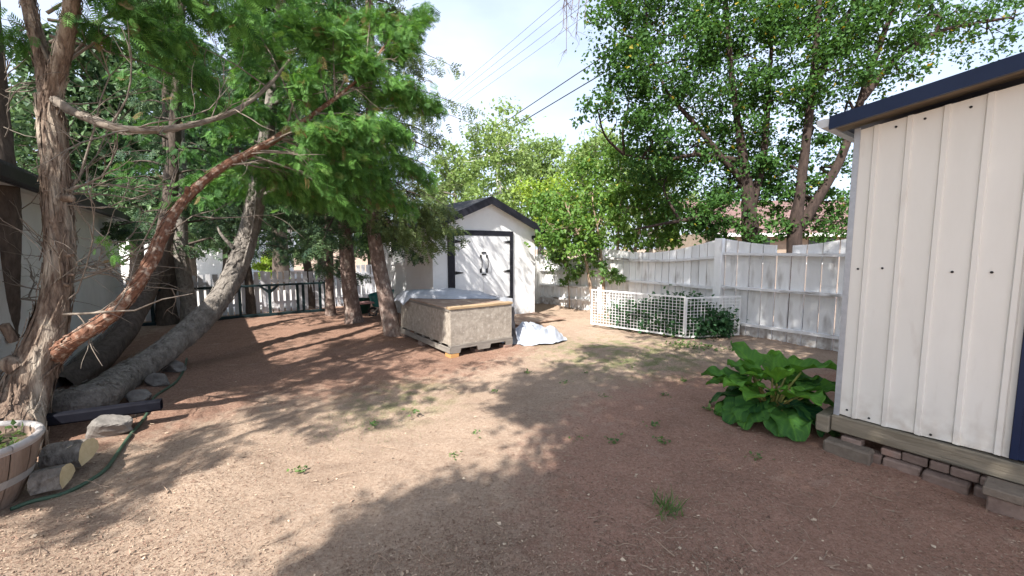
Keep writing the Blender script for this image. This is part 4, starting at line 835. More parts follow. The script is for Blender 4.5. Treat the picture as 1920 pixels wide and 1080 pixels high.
broadleaf('twin_stem_maple', 'open crowned tree with two dark stems beside the steel shed', m2(1490, 560) * [1, 1, 0],
          [([m2(1488, 620) * [1, 1, 0], m2(1490, 450), m2(1500, 360), m2(1512, 260), m2(1525, 140), m2(1535, 20), m2(1540, -120)], [.16, .125, .085, .07, .06, .045, .02]),
           ([m2(1498, 430), m2(1535, 370), m2(1575, 300), m2(1610, 200), m2(1640, 110), m2(1680, 0), m2(1710, -90)], [.095, .085, .075, .065, .05, .035, .015]),
           ([m2(1618, 185), m2(1680, 110), m2(1760, 60), m2(1850, 40)], [.06, .05, .035, .012]),
           ([m2(1522, 160), m2(1570, 80), m2(1610, -20)], [.07, .05, .02])], mb2, 'bark_maple', 'maple_leaf', .076, 41, r0=.028, sub=12, spread=.25)
# shrub mass between shed and maple
Y3 = 9.6
m3 = lambda u, v, dy=0: at(u, v, Y3 + dy)
sb = [(m3(u, v, dy), r, n) for (u, v, dy, r, n) in ((1060, 400, .6, .6, 900), (1110, 360, .5, .7, 1200), (1170, 340, .3, .7, 1300), (1230, 370, .2, .7, 1300), (1270, 410, 0, .55, 900), (1130, 420, 0, .5, 600), (1080, 440, -.2, .5, 800), (1200, 430, 0, .6, 900), (1180, 390, -.2, .5, 800), (1040, 430, -.3, .4, 600), (1240, 440, -.1, .4, 500), (1160, 310, .4, .5, 600), (1030, 390, .9, .5, 500))]
broadleaf('lilac_shrub', 'dense bright green shrub rising behind the fence beside the white shed', m3(1150, 570) * [1, 1, 0],
          [([m3(1150 + d, 580) * [1, 1, 0], m3(1150 + d * 1.6, 470), m3(1150 + d * 2.6, 380)], [.04, .035, .015]) for d in (-35, -15, 5, 25, 40)], sb, 'dry_twig', 'shrub_leaf', .10, 42, cat='shrub', r0=.018, sub=12, spread=.26, twigs=9, wood='stem')
broadleaf('yellow_shrub', 'yellow green shrub behind the white shed roof corner', m3(1030, 560, 2.5) * [1, 1, 0],
          [([m3(1030, 560, 2.5) * [1, 1, 0], m3(1030, 440, 2.5), m3(1035, 380, 2.5)], [.05, .04, .015])],
          [(m3(u, v, 2.5), r, n) for (u, v, r, n) in ((1020, 400, .6, 700), (1050, 370, .6, 800), (1000, 370, .5, 600), (1075, 400, .5, 500), (1010, 430, .5, 500))], 'dry_twig', 'bright_leaf', .10, 43, cat='shrub', r0=.018, wood='stem')
# vine hanging over the far end of the fence
def fp(u, v, a): 
    d = ray(u, v); t = a / (d[0] * D2[0] + d[1] * D2[1]); return np.array([0, 0, CAM_H]) + d * t
vb = [(fp(u, v, 7.12), r * 1.1, int(n * 1.9)) for (u, v, r, n) in ((1030, 455, .30, 330), (1060, 470, .28, 300), (1040, 490, .22, 200), (1075, 505, .20, 130), (1100, 470, .24, 160), (1120, 500, .17, 110), (1145, 515, .15, 90), (1065, 440, .30, 300), (1100, 440, .28, 240), (1015, 445, .22, 200), (1062, 525, .09, 40), (1165, 522, .10, 40))]
broadleaf('hanging_vine', 'pale green vine spilling over the fence top beside the white shed', fp(1070, 590, 7.2) * [1, 1, 0],
          [([fp(1068, 590, 7.3) * [1, 1, 0], fp(1066, 540, 7.27), fp(1060, 470, 7.25), fp(1080, 445, 7.25)], [.014, .012, .01, .006]), ([fp(1075, 450, 7.25), fp(1110, 470, 7.22), fp(1150, 520, 7.18)], [.01, .008, .004])],
          vb, 'dry_twig', 'vine_leaf', .085, 44, cat='vine', r0=.006, sub=8, spread=.32, wood='stem')
# plants in the pen
pb = [(L(a_, b_, z_), r, int(n * 2.2)) for (a_, b_, z_, r, n) in ((6.5, 4.35, .28, .25, 620), (6.7, 3.95, .30, .25, 620), (6.5, 4.7, .3, .25, 560), (6.75, 4.5, .42, .25, 520), (6.5, 5.05, .22, .22, 320), (6.95, 3.7, .2, .2, 380), (6.5, 4.05, .16, .2, 460), (6.85, 4.1, .45, .22, 360), (6.35, 4.5, .14, .18, 300), (6.62, 3.8, .22, .18, 380), (6.9, 3.62, .28, .18, 380), (6.75, 3.72, .42, .15, 240), (7.05, 3.6, .14, .14, 220), (6.4, 5.25, .22, .2, 360), (6.35, 4.95, .32, .2, 380), (6.4, 4.6, .34, .2, 380), (6.45, 4.25, .3, .2, 380), (6.3, 5.0, .12, .16, 260))]
broadleaf('pen_plant', 'dark green bushy plant growing inside the white lattice pen', L(6.7, 4.4), [([L(6.7, 4.4), L(6.7, 4.4, .2), L(6.68, 4.38, .38)], [.012, .01, .005])], pb, 'dry_twig', 'pen_leaf', .075, 45, cat='plant', r0=.006, sub=18, spread=.42, tmpl=QLEAF, wood='stem', hollow=.15)
# trees beyond the back of the lot
def far_tree(name, label, u, y, vtop, width, bark, leafm, size, seed, nb=10, n=700, vbot=430, group='trees beyond the yard', tint=(.05, .95), shape='round', sub=9):
    g = np.random.default_rng(seed); P0 = at(u, 470, y); P0[2] = 0; top = at(u, vtop, y)[2]; bot = at(u, vbot, y)[2]; blobs = []
    for k in range(nb):
        t = (k + .5) / nb; z = bot + (top - bot) * t; wz = width * (math.sin(math.pi * min(1, .18 + .82 * t)) ** .7 if shape == 'round' else (1.05 - .8 * t)); r = width * g.uniform(.32, .48) * (1 if shape == 'round' else 1.2 - .7 * t)
        az = k * 2.4 + g.normal(0, .4); d = wz * g.uniform(.25, .75); blobs.append((np.array([P0[0] + d * math.cos(az), P0[1] + d * math.sin(az), z]), (r, r, r * .8), n))
    return broadleaf(name, label, P0, [([P0, P0 + [.05 * width, 0, bot * .7], P0 + [0, 0, (bot + top) / 2], P0 + [0, 0, top * .97]], [.03 * top, .024 * top, .014 * top, .02])], blobs, bark, leafm, size, seed, r0=.012 * top ** .5 + .02, group=group, tint=tint, twigs=4, tmpl=QLEAF, sub=sub)
far_tree('pale_birch', 'tall pale wispy tree rising above the white shed roof', 935, 19, 225, 2.3, 'bark_birch', 'poplar_leaf', .17, 50, 14, 520)
far_tree('poplar', 'round pale green tree directly right of the wispy tree', 1010, 24, 275, 2.6, 'bark_grey', 'poplar_leaf', .20, 51, 12, 800)
far_tree('poplar', 'pale green rounded tree behind the bright shrub', 1105, 22, 268, 2.6, 'bark_grey', 'poplar_leaf', .20, 52, 12, 800)
far_tree('poplar', 'pale tree low behind the right maple crown', 1215, 25, 300, 2.8, 'bark_grey', 'poplar_leaf', .2, 53, 10, 700)
far_tree('poplar', 'pale tree half hidden by the spruce tips left of the white shed', 855, 22, 290, 2.2, 'bark_grey', 'poplar_leaf', .2, 54, 10, 600)
far_tree('back_spruce', 'dark conifer beyond the alley above the garage roof end', 250, 16, 90, 2.6, 'bark_dark', 'spruce_leaf', .22, 55, 16, 600, shape='cone', vbot=420)
far_tree('back_tree', 'mid green tree beyond the alley above the railing', 420, 18, 200, 2.6, 'bark_dark', 'far_leaf', .2, 56, 12, 700, vbot=455)
far_tree('back_tree', 'dark green tree beyond the alley behind the slim trunks', 600, 17, 150, 2.4, 'bark_dark', 'far_leaf', .2, 57, 12, 650, vbot=450)
far_tree('back_tree', 'tree beyond the garage roof at the far left', 60, 15, 180, 2.2, 'bark_dark', 'far_leaf', .2, 58, 9, 450, vbot=400)
far_tree('back_spruce', 'dense dark conifer beyond the alley left of the leaning grey trunk', 345, 14.5, 20, 2.3, 'bark_dark', 'spruce_leaf', .2, 63, 18, 650, shape='cone', vbot=440)
far_tree('back_spruce', 'tall dark conifer beyond the alley behind the pale spruce', 520, 15, -40, 2.4, 'bark_dark', 'spruce_leaf', .2, 64, 18, 650, shape='cone', vbot=430)
far_tree('back_spruce', 'dark conifer over the garage roof left of the forked cedar', 150, 13.5, 60, 2.2, 'bark_dark', 'spruce_leaf', .2, 65, 15, 500, shape='cone', vbot=390)
far_tree('bright_shrub', 'sunlit yellow green shrub beyond the back fence', 505, 15.5, 478, .75, 'bark_dark', 'bright_leaf', .12, 59, 7, 320, vbot=530, group=None)
far_tree('back_tree', 'small tree behind the picket gate', 690, 18, 330, 1.6, 'bark_dark', 'far_leaf', .18, 60, 9, 480, vbot=475)

# neighbour's house with red roof behind the maples
nh = thing('neighbour_house', 'house with reddish shingle roof behind the fence and the maples', 'house', (11.5, 17.5, 0))
hx0, hx1, hy0, hy1 = 8.2, 22, 17, 25
hw = Acc(); hw.add(*box(hx0 + .3, hx1, hy0 + .4, hy1, -.1, 2.15)); hw.part('wall', MAT['house_peach'], nh)
V, F = grid(60, 22, lambda u, v: np.column_stack([hx0 + u * (hx1 - hx0) - .0 * v, hy0 + v * 4.4, 2.1 + 1.75 * v + .015 * ((v * 21).astype(int) % 2)]))
Acc().add(V, F).part('roof', MAT['roof_red'], nh)
Acc().add(*box(hx0, hx1, hy0 - .03, hy0 - .002, 1.96, 2.1)).part('fascia', MAT['fence_rail'], nh)
for x in (9.5, 12.2):
    wn = Acc().add(*box(x, x + 1.1, hy0 + .37, hy0 + .398, .9, 1.9)).part('window', MAT['glass_dark'], nh)
    Acc().add(*box(x - .06, x + 1.16, hy0 + .375, hy0 + .397, .83, .895)).part('sill', MAT['white_paint'], wn)
# grey house beyond the alley on the left
nh2 = thing('alley_house', 'pale house wall beyond the alley behind the railing', 'house', (-14, 22, 0))
Acc().add(*box(-22, -13.5, 20, 26, -.1, 2.6)).part('wall', MAT['white_stucco'], nh2)
Acc().add(*prism([(19.6, 2.5), (19.6, 2.6), (23, 4.2), (26.4, 2.6), (26.4, 2.5), (23, 4.08)], 0, -22.3, -13.2)).part('roof', MAT['shingle_dark'], nh2)
wn = Acc().add(*box(-17, -15.8, 19.96, 19.998, 1.0, 2.0)).part('window', MAT['glass_dark'], nh2)
# utility pole beyond the fence and the overhead cables
pp = at(530, 500, 17); up = Acc(); add_tube(up, [pp * [1, 1, 0], pp * [1, 1, 0] + [0, 0, 2], pp * [1, 1, 0] + [0, 0, 6]], [.12, .11, .09], 10)
up.top('utility_pole', MAT['bark_dark'], 'dark wooden pole standing beyond the back fence', 'pole', loc=pp * [1, 1, 0])
def cable(p, q, r, label):
    p, q = np.array(p), np.array(q); far = p + (p - q) * .9; near = q + (q - p) * .9
    P = catmull([far, p, (p + q) / 2 - [0, 0, .03], q, near], 24); a = Acc(); add_tube(a, P, r, 5); a.top('overhead_cable', MAT['cable'], label, 'cable', loc=P[0], group='overhead cables')
cable(at(853, 289, 24), at(1134, 104, 15), .019, 'upper of the two thick black cables crossing the sky')
cable(at(850, 303, 24), at(1130, 138, 15), .021, 'lower of the two thick black cables crossing the sky')
for k, (p, q, lab) in enumerate((((877, 147), (1040, 8), 'topmost of the four thin cables high in the sky'), ((881, 157), (1054, 16), 'second from top of the four thin cables in the sky'), ((889, 163), (1060, 35), 'third from top of the four thin cables in the sky'), ((897, 173), (1121, 12), 'lowest of the four thin cables high in the sky'))):
    cable(at(*p, 42), at(*q, 30), .013, lab)

# ------------------------------------------------------------------ birch standing behind the camera; its crown shades the right of the yard
bt0 = np.array([-1.3, -3.2, 0])
SUNV = np.array(SUN)
def shade(u, v, h, z=0, dx=0, dy=0):
    p = gp(u, v, z); return p + SUNV * ((h - z) / SUNV[2]) + np.array([dx, dy, 0])
bb = []
gB = np.random.default_rng(77)
for (u, v, r) in ((700, 1035, .30), (790, 985, .34), (930, 960, .42), (880, 1050, .5), (1050, 900, .38), (1090, 990, .5), (1000, 1060, .5), (1120, 840, .42), (1060, 790, .34), (1200, 870, .5), (1250, 960, .5), (1180, 780, .5), (1040, 745, .42), (1120, 720, .5), (1300, 800, .5), (1380, 900, .5), (1250, 730, .6), (1380, 740, .6), (1000, 712, .34),
                  (1480, 820, .5), (1560, 930, .5), (1680, 1000, .5), (1400, 1010, .5), (1500, 700, .6), (1330, 670, .55), (1220, 680, .45), (1440, 655, .6), (1590, 660, .6), (1700, 800, .5), (1800, 930, .5), (640, 1070, .26), (870, 925, .22), (1560, 760, .5), (1080, 690, .34), (1160, 665, .4), (1290, 700, .5), (1180, 730, .4), (1060, 770, .3), (980, 770, .22), (1350, 640, .4), (1120, 660, .3), (1010, 735, .3), (1500, 1030, .45), (1620, 1060, .45), (1740, 1060, .45), (1850, 1010, .45), (1600, 880, .45), (1450, 960, .45), (1260, 1040, .45), (1180, 1070, .45), (1330, 950, .4), (1230, 800, .35), (1150, 860, .35), (1280, 860, .4), (1400, 800, .4), (1700, 930, .4), (1860, 1070, .4)):
    h = gB.uniform(5.0, 6.6); bb.append((shade(u, v, h), (r, r, r * .6), int(1500 * r * r / .25 * .62) + 120))
for (a_, b_, z_) in ((3.8, .9, 1.0), (3.8, .4, 1.0), (3.8, .9, 2.0), (3.8, .4, 2.0), (3.8, -.1, 1.6), (7.4, 3.5, .9), (7.4, 2.8, 1.3), (7.4, 4.3, 1.0), (7.4, 5.0, 1.2), (7.4, 2.3, .7), (6.8, 4.2, .4), (7.4, 3.2, .3), (7.4, 5.6, .7), (7.4, 4.6, .2), (7.4, 3.0, 1.6), (7.4, 3.9, 1.5), (7.4, 4.8, 1.5), (7.4, 2.3, 1.5), (7.4, 5.5, 1.3), (3.8, .65, 1.5), (3.8, .1, 2.3), (3.8, .65, .4), (3.8, -.2, .8), (7.4, 2.6, 1.0), (7.4, 4.0, .5), (6.3, 4.2, .3), (3.6, 1.0, 2.5), (3.6, .3, 2.6)):
    h = gB.uniform(5.6, 7.0); p = L(a_, b_, z_); bb.append((p + SUNV * ((h - z_) / SUNV[2]), (.62, .62, .36), 1250))
broadleaf('weeping_birch', 'birch behind the viewer, its hanging twigs showing at the top middle', bt0,
          [([bt0, bt0 + [.05, .1, 1.5], bt0 + [.1, .4, 3.2], bt0 + [.0, .9, 5], bt0 + [-.2, 1.2, 6.6], bt0 + [-.2, 1.3, 8]], [.2, .16, .14, .11, .07, .03]),
           ([bt0 + [.1, .4, 3.2], bt0 + [.9, 2.2, 4.8], bt0 + [1.6, 3.8, 5.8], bt0 + [2.2, 5, 6.3]], [.05, .035, .025, .01])], bb, 'bark_birch', 'birch_leaf', .085, 78, r0=.004, sub=12, spread=.30, twigs=3, tmpl=QLEAF, hollow=.3)
bo = bpy.data.objects['weeping_birch']
tw = Acc(); tl = Acc(); gT = np.random.default_rng(5)
for (u, v, d) in ((1062, 92, 3.3), (1080, 60, 3.35), (1070, 30, 3.4), (1095, 40, 3.3), (1056, 50, 3.25)):
    e = at(u, v, d); s_ = at(u + gT.uniform(-4, 22), -190, d - .1); P = catmull([s_, (s_ + e) / 2 + gT.normal(0, .02, 3), e], 14); add_tube(tw, P, np.linspace(.006, .0015, 14), 4)
    for k in range(22):
        q = P[int(gT.integers(3, 14))]; dead_twig(tw, q, (gT.normal(0, .5), gT.normal(0, .5), -1), gT.uniform(.05, .16), .0016, 0, gT)
tw.part('hanging_twigs', MAT['dry_twig'], bo, True)

# unseen cedar added left of the camera to dapple the middle of the yard
oc0 = np.array([-5.0, 1.4, 0.]); OC = Conifer('added_dapple_cedar', 'unseen cedar added left of the viewer to dapple the middle of the yard', oc0, 91)
tO = OC.trunk([oc0 - [0, 0, .05], oc0 + [.1, 0, 1.5], oc0 + [.3, .1, 3.2], oc0 + [.5, .2, 5], oc0 + [.6, .3, 7]], [.2, .15, .12, .08, .03], 30, 12, .05)
gO = np.random.default_rng(8)
for k in range(64):
    u = gO.uniform(440, 1010); v = 604 + 205 * gO.random() ** 1.1
    if (u > 820 and v > 730) or (u < 520 and v > 780) or (v < 690 and gO.random() < .75): continue
    h = gO.uniform(3.4, 5.0); e = shade(u, v, h); q = tO[int(np.argmin(np.abs(tO[:, 2] - h + .3)))]
    OC.branch(q, e, .1, .40, 50, .15, CED, (.1, .9), r=.007, t0=.6, hang=.4)
for (u, v) in ((90, 905), (180, 930), (260, 880), (330, 850), (60, 985), (140, 1010), (300, 905), (230, 965), (380, 820), (420, 860)):
    h = gO.uniform(3.6, 4.6); e = shade(u, v, h); q = tO[int(np.argmin(np.abs(tO[:, 2] - h + .3)))]; OC.branch(q, e, .1, .28, 60, .13, CED, (.1, .9), r=.006, t0=.75, hang=.3)
OC.whorls(tO, 4.0, 6.9, 20, lambda t, az: 1.0 - .4 * t, .1, .1, 90, .16, CED, (.1, .9), .45, .4)  # upper whorls added to shade the top of the forked cedar
OC.finish('bark_cedar', 'cedar_leaf', 'twig_grey')

# ------------------------------------------------------------------ rhubarb
rb = gp(1444, 785); rb[2] = 0
rh = thing('rhubarb_plant', 'large leafy rhubarb plant with crinkled leaves beside the steel shed', 'plant', rb)
gr_ = np.random.default_rng(9)
def rhubarb_leaf(base_pt, az, length, elev, bend, roll, tint, stalk_len, stalk_el):
    d = np.array([math.cos(az), math.sin(az), 0]); sd = np.array([-math.sin(az), math.cos(az), 0])
    s0 = rb + np.array([0, 0, .01]) + d * .03; s1 = s0 + stalk_len * (d * math.cos(stalk_el) + np.array([0, 0, math.sin(stalk_el)]))
    n = np.array([0, 0, 1.])
    ph = gr_.uniform(0, 6, 4)
    def fn(u, v):
        t = u; w_ = .52 * length * (np.sin(np.pi * np.clip(t * .93 + .07, 0, 1)) ** .62) * (1 - .40 * t) * (1 + .05 * np.sin(19 * t + ph[0]) + .05 * np.sin(31 * t + ph[1]))
        x = (v - .5) * 2; back = -.20 * np.abs(x) ** 1.2 * np.clip(1 - t * 3.2, 0, 1)
        ang = elev - bend * t; # arc along the midrib
        xs = np.where(np.abs(bend) > .05, (np.sin(elev) - np.sin(elev - bend * t)) / bend, t * np.cos(elev)) * length
        zs = np.where(np.abs(bend) > .05, (np.cos(elev - bend * t) - np.cos(elev)) / bend, t * np.sin(elev)) * length
        ruf = length * (.055 * np.abs(x) ** 1.5 * np.sin(15 * t + 2.5 * x + ph[2]) + .035 * np.sin(8 * t + 6 * x + ph[3]) * np.abs(x) + .02 * np.sin(27 * t + ph[1]) * np.abs(x) ** 2)
        cup = .16 * length * np.abs(x) ** 1.4 * (1 - t * .6); vein = -.018 * length * np.exp(-(x * 6) ** 2)
        up_ = ruf + cup * roll + vein
        return s1 + (xs + back * length)[:, None] * d + (x * w_)[:, None] * sd + np.array([0, 0, 1]) * zs[:, None] + up_[:, None] * np.array([0, 0, 1])
    V, F = grid(36, 25, fn); V[:, 2] = np.maximum(V[:, 2], .012)
    uu, vv = np.meshgrid(np.linspace(0, 1, 36), np.linspace(0, 1, 25)); xx = np.abs(vv.ravel() - .5) * 2; uu = uu.ravel()
    vein = np.maximum(np.exp(-(xx * 14) ** 2), .8 * np.exp(-((np.mod(uu - .38 * xx, .16) - .08) / .014) ** 2)); tint = np.clip(tint + .4 * vein + .1 * wob(V, 18) * .8, 0, 1)
    lf = Acc().add(V, F, tint).part('leaf', MAT['rhubarb'], rh, True)
    st = Acc(); add_tube(st, catmull([s0, (s0 + s1) / 2 + [0, 0, .02], s1 + d * .03], 9), np.linspace(.013, .007, 9), 7, tint=gr_.uniform(.0, .35)); st.part('stalk', MAT['petiole'], lf, True)
for k in range(13):     # low outer leaves
    az = -math.pi / 2 + (k - 6) * .44 + gr_.normal(0, .1); rhubarb_leaf(None, az, gr_.uniform(.29, .40), gr_.uniform(.0, .35), gr_.uniform(1.2, 1.7), .6, gr_.uniform(.05, .45), gr_.uniform(.15, .24), gr_.uniform(.6, .95))
for k in range(15):     # middle leaves
    az = k * 2.4 + gr_.normal(0, .2); rhubarb_leaf(None, az, gr_.uniform(.26, .34), gr_.uniform(.3, .7), gr_.uniform(.7, 1.2), 1, gr_.uniform(.25, .8), gr_.uniform(.28, .38), gr_.uniform(.85, 1.15))
for k in range(7):     # erect inner leaves
    az = k * 2.4 + 1; rhubarb_leaf(None, az, gr_.uniform(.22, .32), gr_.uniform(.6, 1.05), gr_.uniform(.4, .9), 1.3, gr_.uniform(.6, 1), gr_.uniform(.36, .46), gr_.uniform(1.1, 1.35))

# ------------------------------------------------------------------ left foreground clutter
pt = thing('barrel_planter', 'half barrel planter with pale rim at the lower left edge', 'planter', (-3.17, 2.26, 0))
pc = np.array([-3.17, 2.26]); H_ = .375
def ring(r_fn, z0, z1, th0, th1, n=4, m=8, thick=0.0):
    return grid(n, m, lambda u, v: np.column_stack([pc[0] + r_fn(v) * np.cos(th0 + u * (th1 - th0)), pc[1] + r_fn(v) * np.sin(th0 + u * (th1 - th0)), z0 + v * (z1 - z0)]))
bulge = lambda v: .235 + .125 * v + .02 * np.sin(np.pi * v)
for k in range(18):
    t0_, t1_ = k * 2 * math.pi / 18 + .008, (k + 1) * 2 * math.pi / 18 - .008
    stv = Acc(); stv.add(*ring(bulge, -.01, H_, t0_, t1_)); stv.add(*ring(lambda v: bulge(v) - .028, -.01, H_, t0_, t1_))
    stv.add(*grid(4, 2, lambda u, v: np.column_stack([pc[0] + (bulge(1.) - .028 * v) * np.cos(t0_ + u * (t1_ - t0_)), pc[1] + (bulge(1.) - .028 * v) * np.sin(t0_ + u * (t1_ - t0_)), H_ + 0 * u])))
    stv.part('stave', MAT['barrel_wood'], pt)
for (v0, v1) in ((.40, .53), (.93, 1.0)):
    Acc().add(*ring(lambda v: bulge(v0 + (v1 - v0) * v) + .004, -.01 + v0 * (H_ + .01), -.01 + v1 * (H_ + .01), 0, 2 * math.pi, 40, 3)).part('hoop', MAT['barrel_band'] if v0 < .9 else MAT['barrel_rim'], pt, True)
rm = Acc(); th = np.linspace(0, 2 * np.pi, 49); add_tube(rm, np.column_stack([pc[0] + .352 * np.cos(th), pc[1] + .352 * np.sin(th), H_ + 0 * th]), .022, 8); rm.part('rim', MAT['barrel_rim'], pt, True)
Acc().add(*grid(30, 10, lambda u, v: np.column_stack([pc[0] + .335 * v * np.cos(u * 6.2832), pc[1] + .335 * v * np.sin(u * 6.2832), H_ - .05 + .02 * np.sin(9 * u * 6.28) * v + .03 * (1 - v)]))).part('soil', MAT['soil'], pt, True)
n = 260; th = RNG.uniform(0, 6.28, n); rr = .31 * np.sqrt(RNG.random(n)); pos = np.column_stack([pc[0] + rr * np.cos(th), pc[1] + rr * np.sin(th), H_ - .03 + .04 * RNG.random(n)])
gc = Acc(); scatter(gc, *LEAF, pos, unit(n) + [0, 0, .2], np.array([0, 0, 1.]) + RNG.normal(0, .4, (n, 3)), RNG.uniform(.02, .05, n), RNG.random(n)); gc.top('planter_seedlings', MAT['weed'], 'small green seedlings covering the soil in the half barrel', 'plants', loc=(pc[0], pc[1], H_), kind='stuff')
def log(p, q, r, label, seed, cut=.5):
    p, q = np.array(p), np.array(q); g = np.random.default_rng(seed); T = norm(q - p); A_ = norm(np.cross(T, [0, 0, 1.])); B_ = np.cross(A_, T)
    poly = [(math.cos(t) * r, math.sin(t) * r) for t in np.linspace(-.5, math.pi + .5 - cut, 8)] + [(-.25 * r, -.35 * r)]
    poly = [(x * g.uniform(.88, 1.1), y * g.uniform(.88, 1.1)) for x, y in poly]; n = len(poly); o = thing('firewood_log', label, 'log', p * [1, 1, 0], 'split logs by the planter')
    V = np.array([p + x * A_ + y * B_ for x, y in poly] + [(p + q) / 2 + g.normal(0, .008, 3) + x * A_ + y * B_ for x, y in poly] + [q + x * A_ + y * B_ for x, y in poly]); F = []
    for s_ in (0, 1):
        for i_ in range(n): F.append((s_ * n + i_, s_ * n + (i_ + 1) % n, s_ * n + n + (i_ + 1) % n, s_ * n + n + i_))
    Acc().add(V, F).part('bark', MAT['bark_grey'], o)
    E2 = np.vstack([V[2 * n:] + T * .001, [q + T * .001 - .1 * r * B_]]); Acc().add(E2, [(n, i_, (i_ + 1) % n) for i_ in range(n)]).part('cut_end', MAT['log_end'], o)
    E1 = np.vstack([V[:n] - T * .001, [p - T * .001]]); Acc().add(E1, [(n, (i_ + 1) % n, i_) for i_ in range(n)]).part('cut_end', MAT['log_end'], o)
l1 = gp(95, 860, .10); log(l1, gp(168, 850, .11), .10, 'upper split log with pale cut face behind the planter rim', 61)
l2 = gp(70, 905, .07); log(l2, gp(128, 893, .08), .085, 'lower split log lying against the half barrel planter', 62)
def rock(u, v, r, lab, seed):
    p = gp(u, v); g = np.random.default_rng(seed); bm = bmesh.new(); bmesh.ops.create_icosphere(bm, subdivisions=4, radius=1)
    Vv = np.array([x.co[:] for x in bm.verts]); bm.verts.index_update(); Ff = np.array([[x.index for x in f_.verts] for f_ in bm.faces]); bm.free()
    planes = unit(14, g); dd = g.uniform(.45, .85, 14); sc_ = np.ones(len(Vv))
    for pn, d_ in zip(planes, dd): pr = Vv @ pn; sc_ = np.where(pr > d_, np.minimum(sc_, d_ / np.maximum(pr, 1e-6)), sc_)
    Vv = Vv * sc_[:, None] * (1 + .04 * wob(Vv * 3 + seed, 2)[:, None]) * np.array([1.15, .85, .8]) * r; Acc().add(Vv + p + [0, 0, r * .35], Ff).top('edging_stone', MAT['stone'], lab, 'stone', loc=p, group='edging stones under the leaning trunks')
rock(208, 815, .16, 'broad stone beneath the black pipe, left of its middle', 71); rock(262, 752, .13, 'stone touching the pipe end below the grey leaning trunk', 72); rock(300, 722, .13, 'stone under the grey leaning trunk nearest the hose', 73)
rock(330, 697, .14, 'rightmost edging stone under the grey leaning trunk', 74); rock(228, 785, .12, 'stone behind the black pipe', 75); rock(75, 890, .08, 'small stone in the gap between planter and logs', 76)
# black drain pipe lying over the stones
q0_, q1_ = gp(85, 788, .17), gp(303, 758, .17); T = norm(q1_ - q0_); A_ = norm(np.cross(T, [0, 0, 1.])); hv = np.array([0, 0, 1.])
pi_ = Acc(); Vp = []
for c in (q0_ - T * .3, q1_):
    for (x, y) in ((-.035, -.042), (.035, -.042), (.042, -.03), (.042, .03), (.035, .042), (-.035, .042), (-.042, .03), (-.042, -.03)): Vp.append(c + A_ * x + hv * y)
for c in (q1_, q1_ - T * .2):
    for (x, y) in ((-.031, -.038), (.031, -.038), (.038, -.026), (.038, .026), (.031, .038), (-.031, .038), (-.038, .026), (-.038, -.026)): Vp.append(c + A_ * x + hv * y)
Fp = []
for s_ in range(3):
    for j in range(8): Fp.append((s_ * 8 + j, s_ * 8 + (j + 1) % 8, s_ * 8 + 8 + (j + 1) % 8, s_ * 8 + 8 + j))
pi_.add(Vp, Fp); pi_.top('drain_pipe', MAT['black_pipe'], 'black square drain pipe lying across the stones under the leaning trunks', 'pipe', loc=q0_ * [1, 1, 0])
hp = [gp(u, v, .012) for (u, v) in ((20, 955), (60, 940), (120, 925), (170, 900), (200, 878), (220, 850), (245, 815), (272, 782), (282, 760), (292, 742), (330, 716), (345, 692), (350, 672))]
hs_ = Acc(); add_tube(hs_, catmull(hp, 60), .0125, 8); hs_.top('garden_hose', MAT['hose'], 'green garden hose curving over the dirt beside the planter', 'hose', loc=hp[0] * [1, 1, 0], smooth=True)

# ------------------------------------------------------------------ litter, weeds, grass
def in_view(n, vlo=598, vhi=1090, ulo=-40, uhi=1960, g=RNG):
    u_ = g.uniform(ulo, uhi, n); v_ = vlo + (vhi - vlo) * g.random(n) ** .75; P = np.array([gp(a, b_) for a, b_ in zip(u_, v_)]); return P
NL = 90000
P = in_view(NL); la = P @ np.array([D2[0], D2[1], 0]); keep = (la < 3.66) | (P[:, 1] > 3.3); keep &= la > -1.3; keep &= RNG.random(NL) < np.clip(.55 + .55 * wob(P * [1, 1, 0], 2.4), .12, 1); P = P[keep]; n = len(P); P[:, 2] = ground_z(P) + .004
X = RNG.normal(size=(n, 3)) * [1, 1, .15]; chip = np.array([(0, .0, 0), (.5, .16, .06), (1, 0, 0), (.5, -.16, .05)]), np.array([(0, 1, 2, 3)])
lit = Acc(); size = RNG.uniform(.006, .020, n) * (1 + .8 * (RNG.random(n) < .04)); tn = np.clip(RNG.beta(.8, 3.2, n), 0, 1); scatter(lit, *chip, P, X, np.array([0, 0, 1.]) + RNG.normal(0, .35, (n, 3)), size, tn)
lit.top('ground_litter', MAT['litter'], 'dry needles and wood chips scattered over the dirt', 'litter', kind='stuff')
gw = Acc(); gq = np.random.default_rng(55)
for k in range(170):
    p = gp(gq.uniform(-20, 1700), 620 + 460 * gq.random() ** .8); la_ = lot(p)[0]
    if la_ > 3.5 or la_ < -1.2: continue
    d = gq.normal(size=3) * [1, 1, 0]; dead_twig(gw, p + [0, 0, .012], d / np.linalg.norm(d) + [0, 0, -.02], gq.uniform(.05, .22), gq.uniform(.0015, .0035), 0, gq)
gw.top('fallen_twigs', MAT['dry_twig'], 'thin fallen twigs lying on the dirt', 'twigs', kind='stuff')
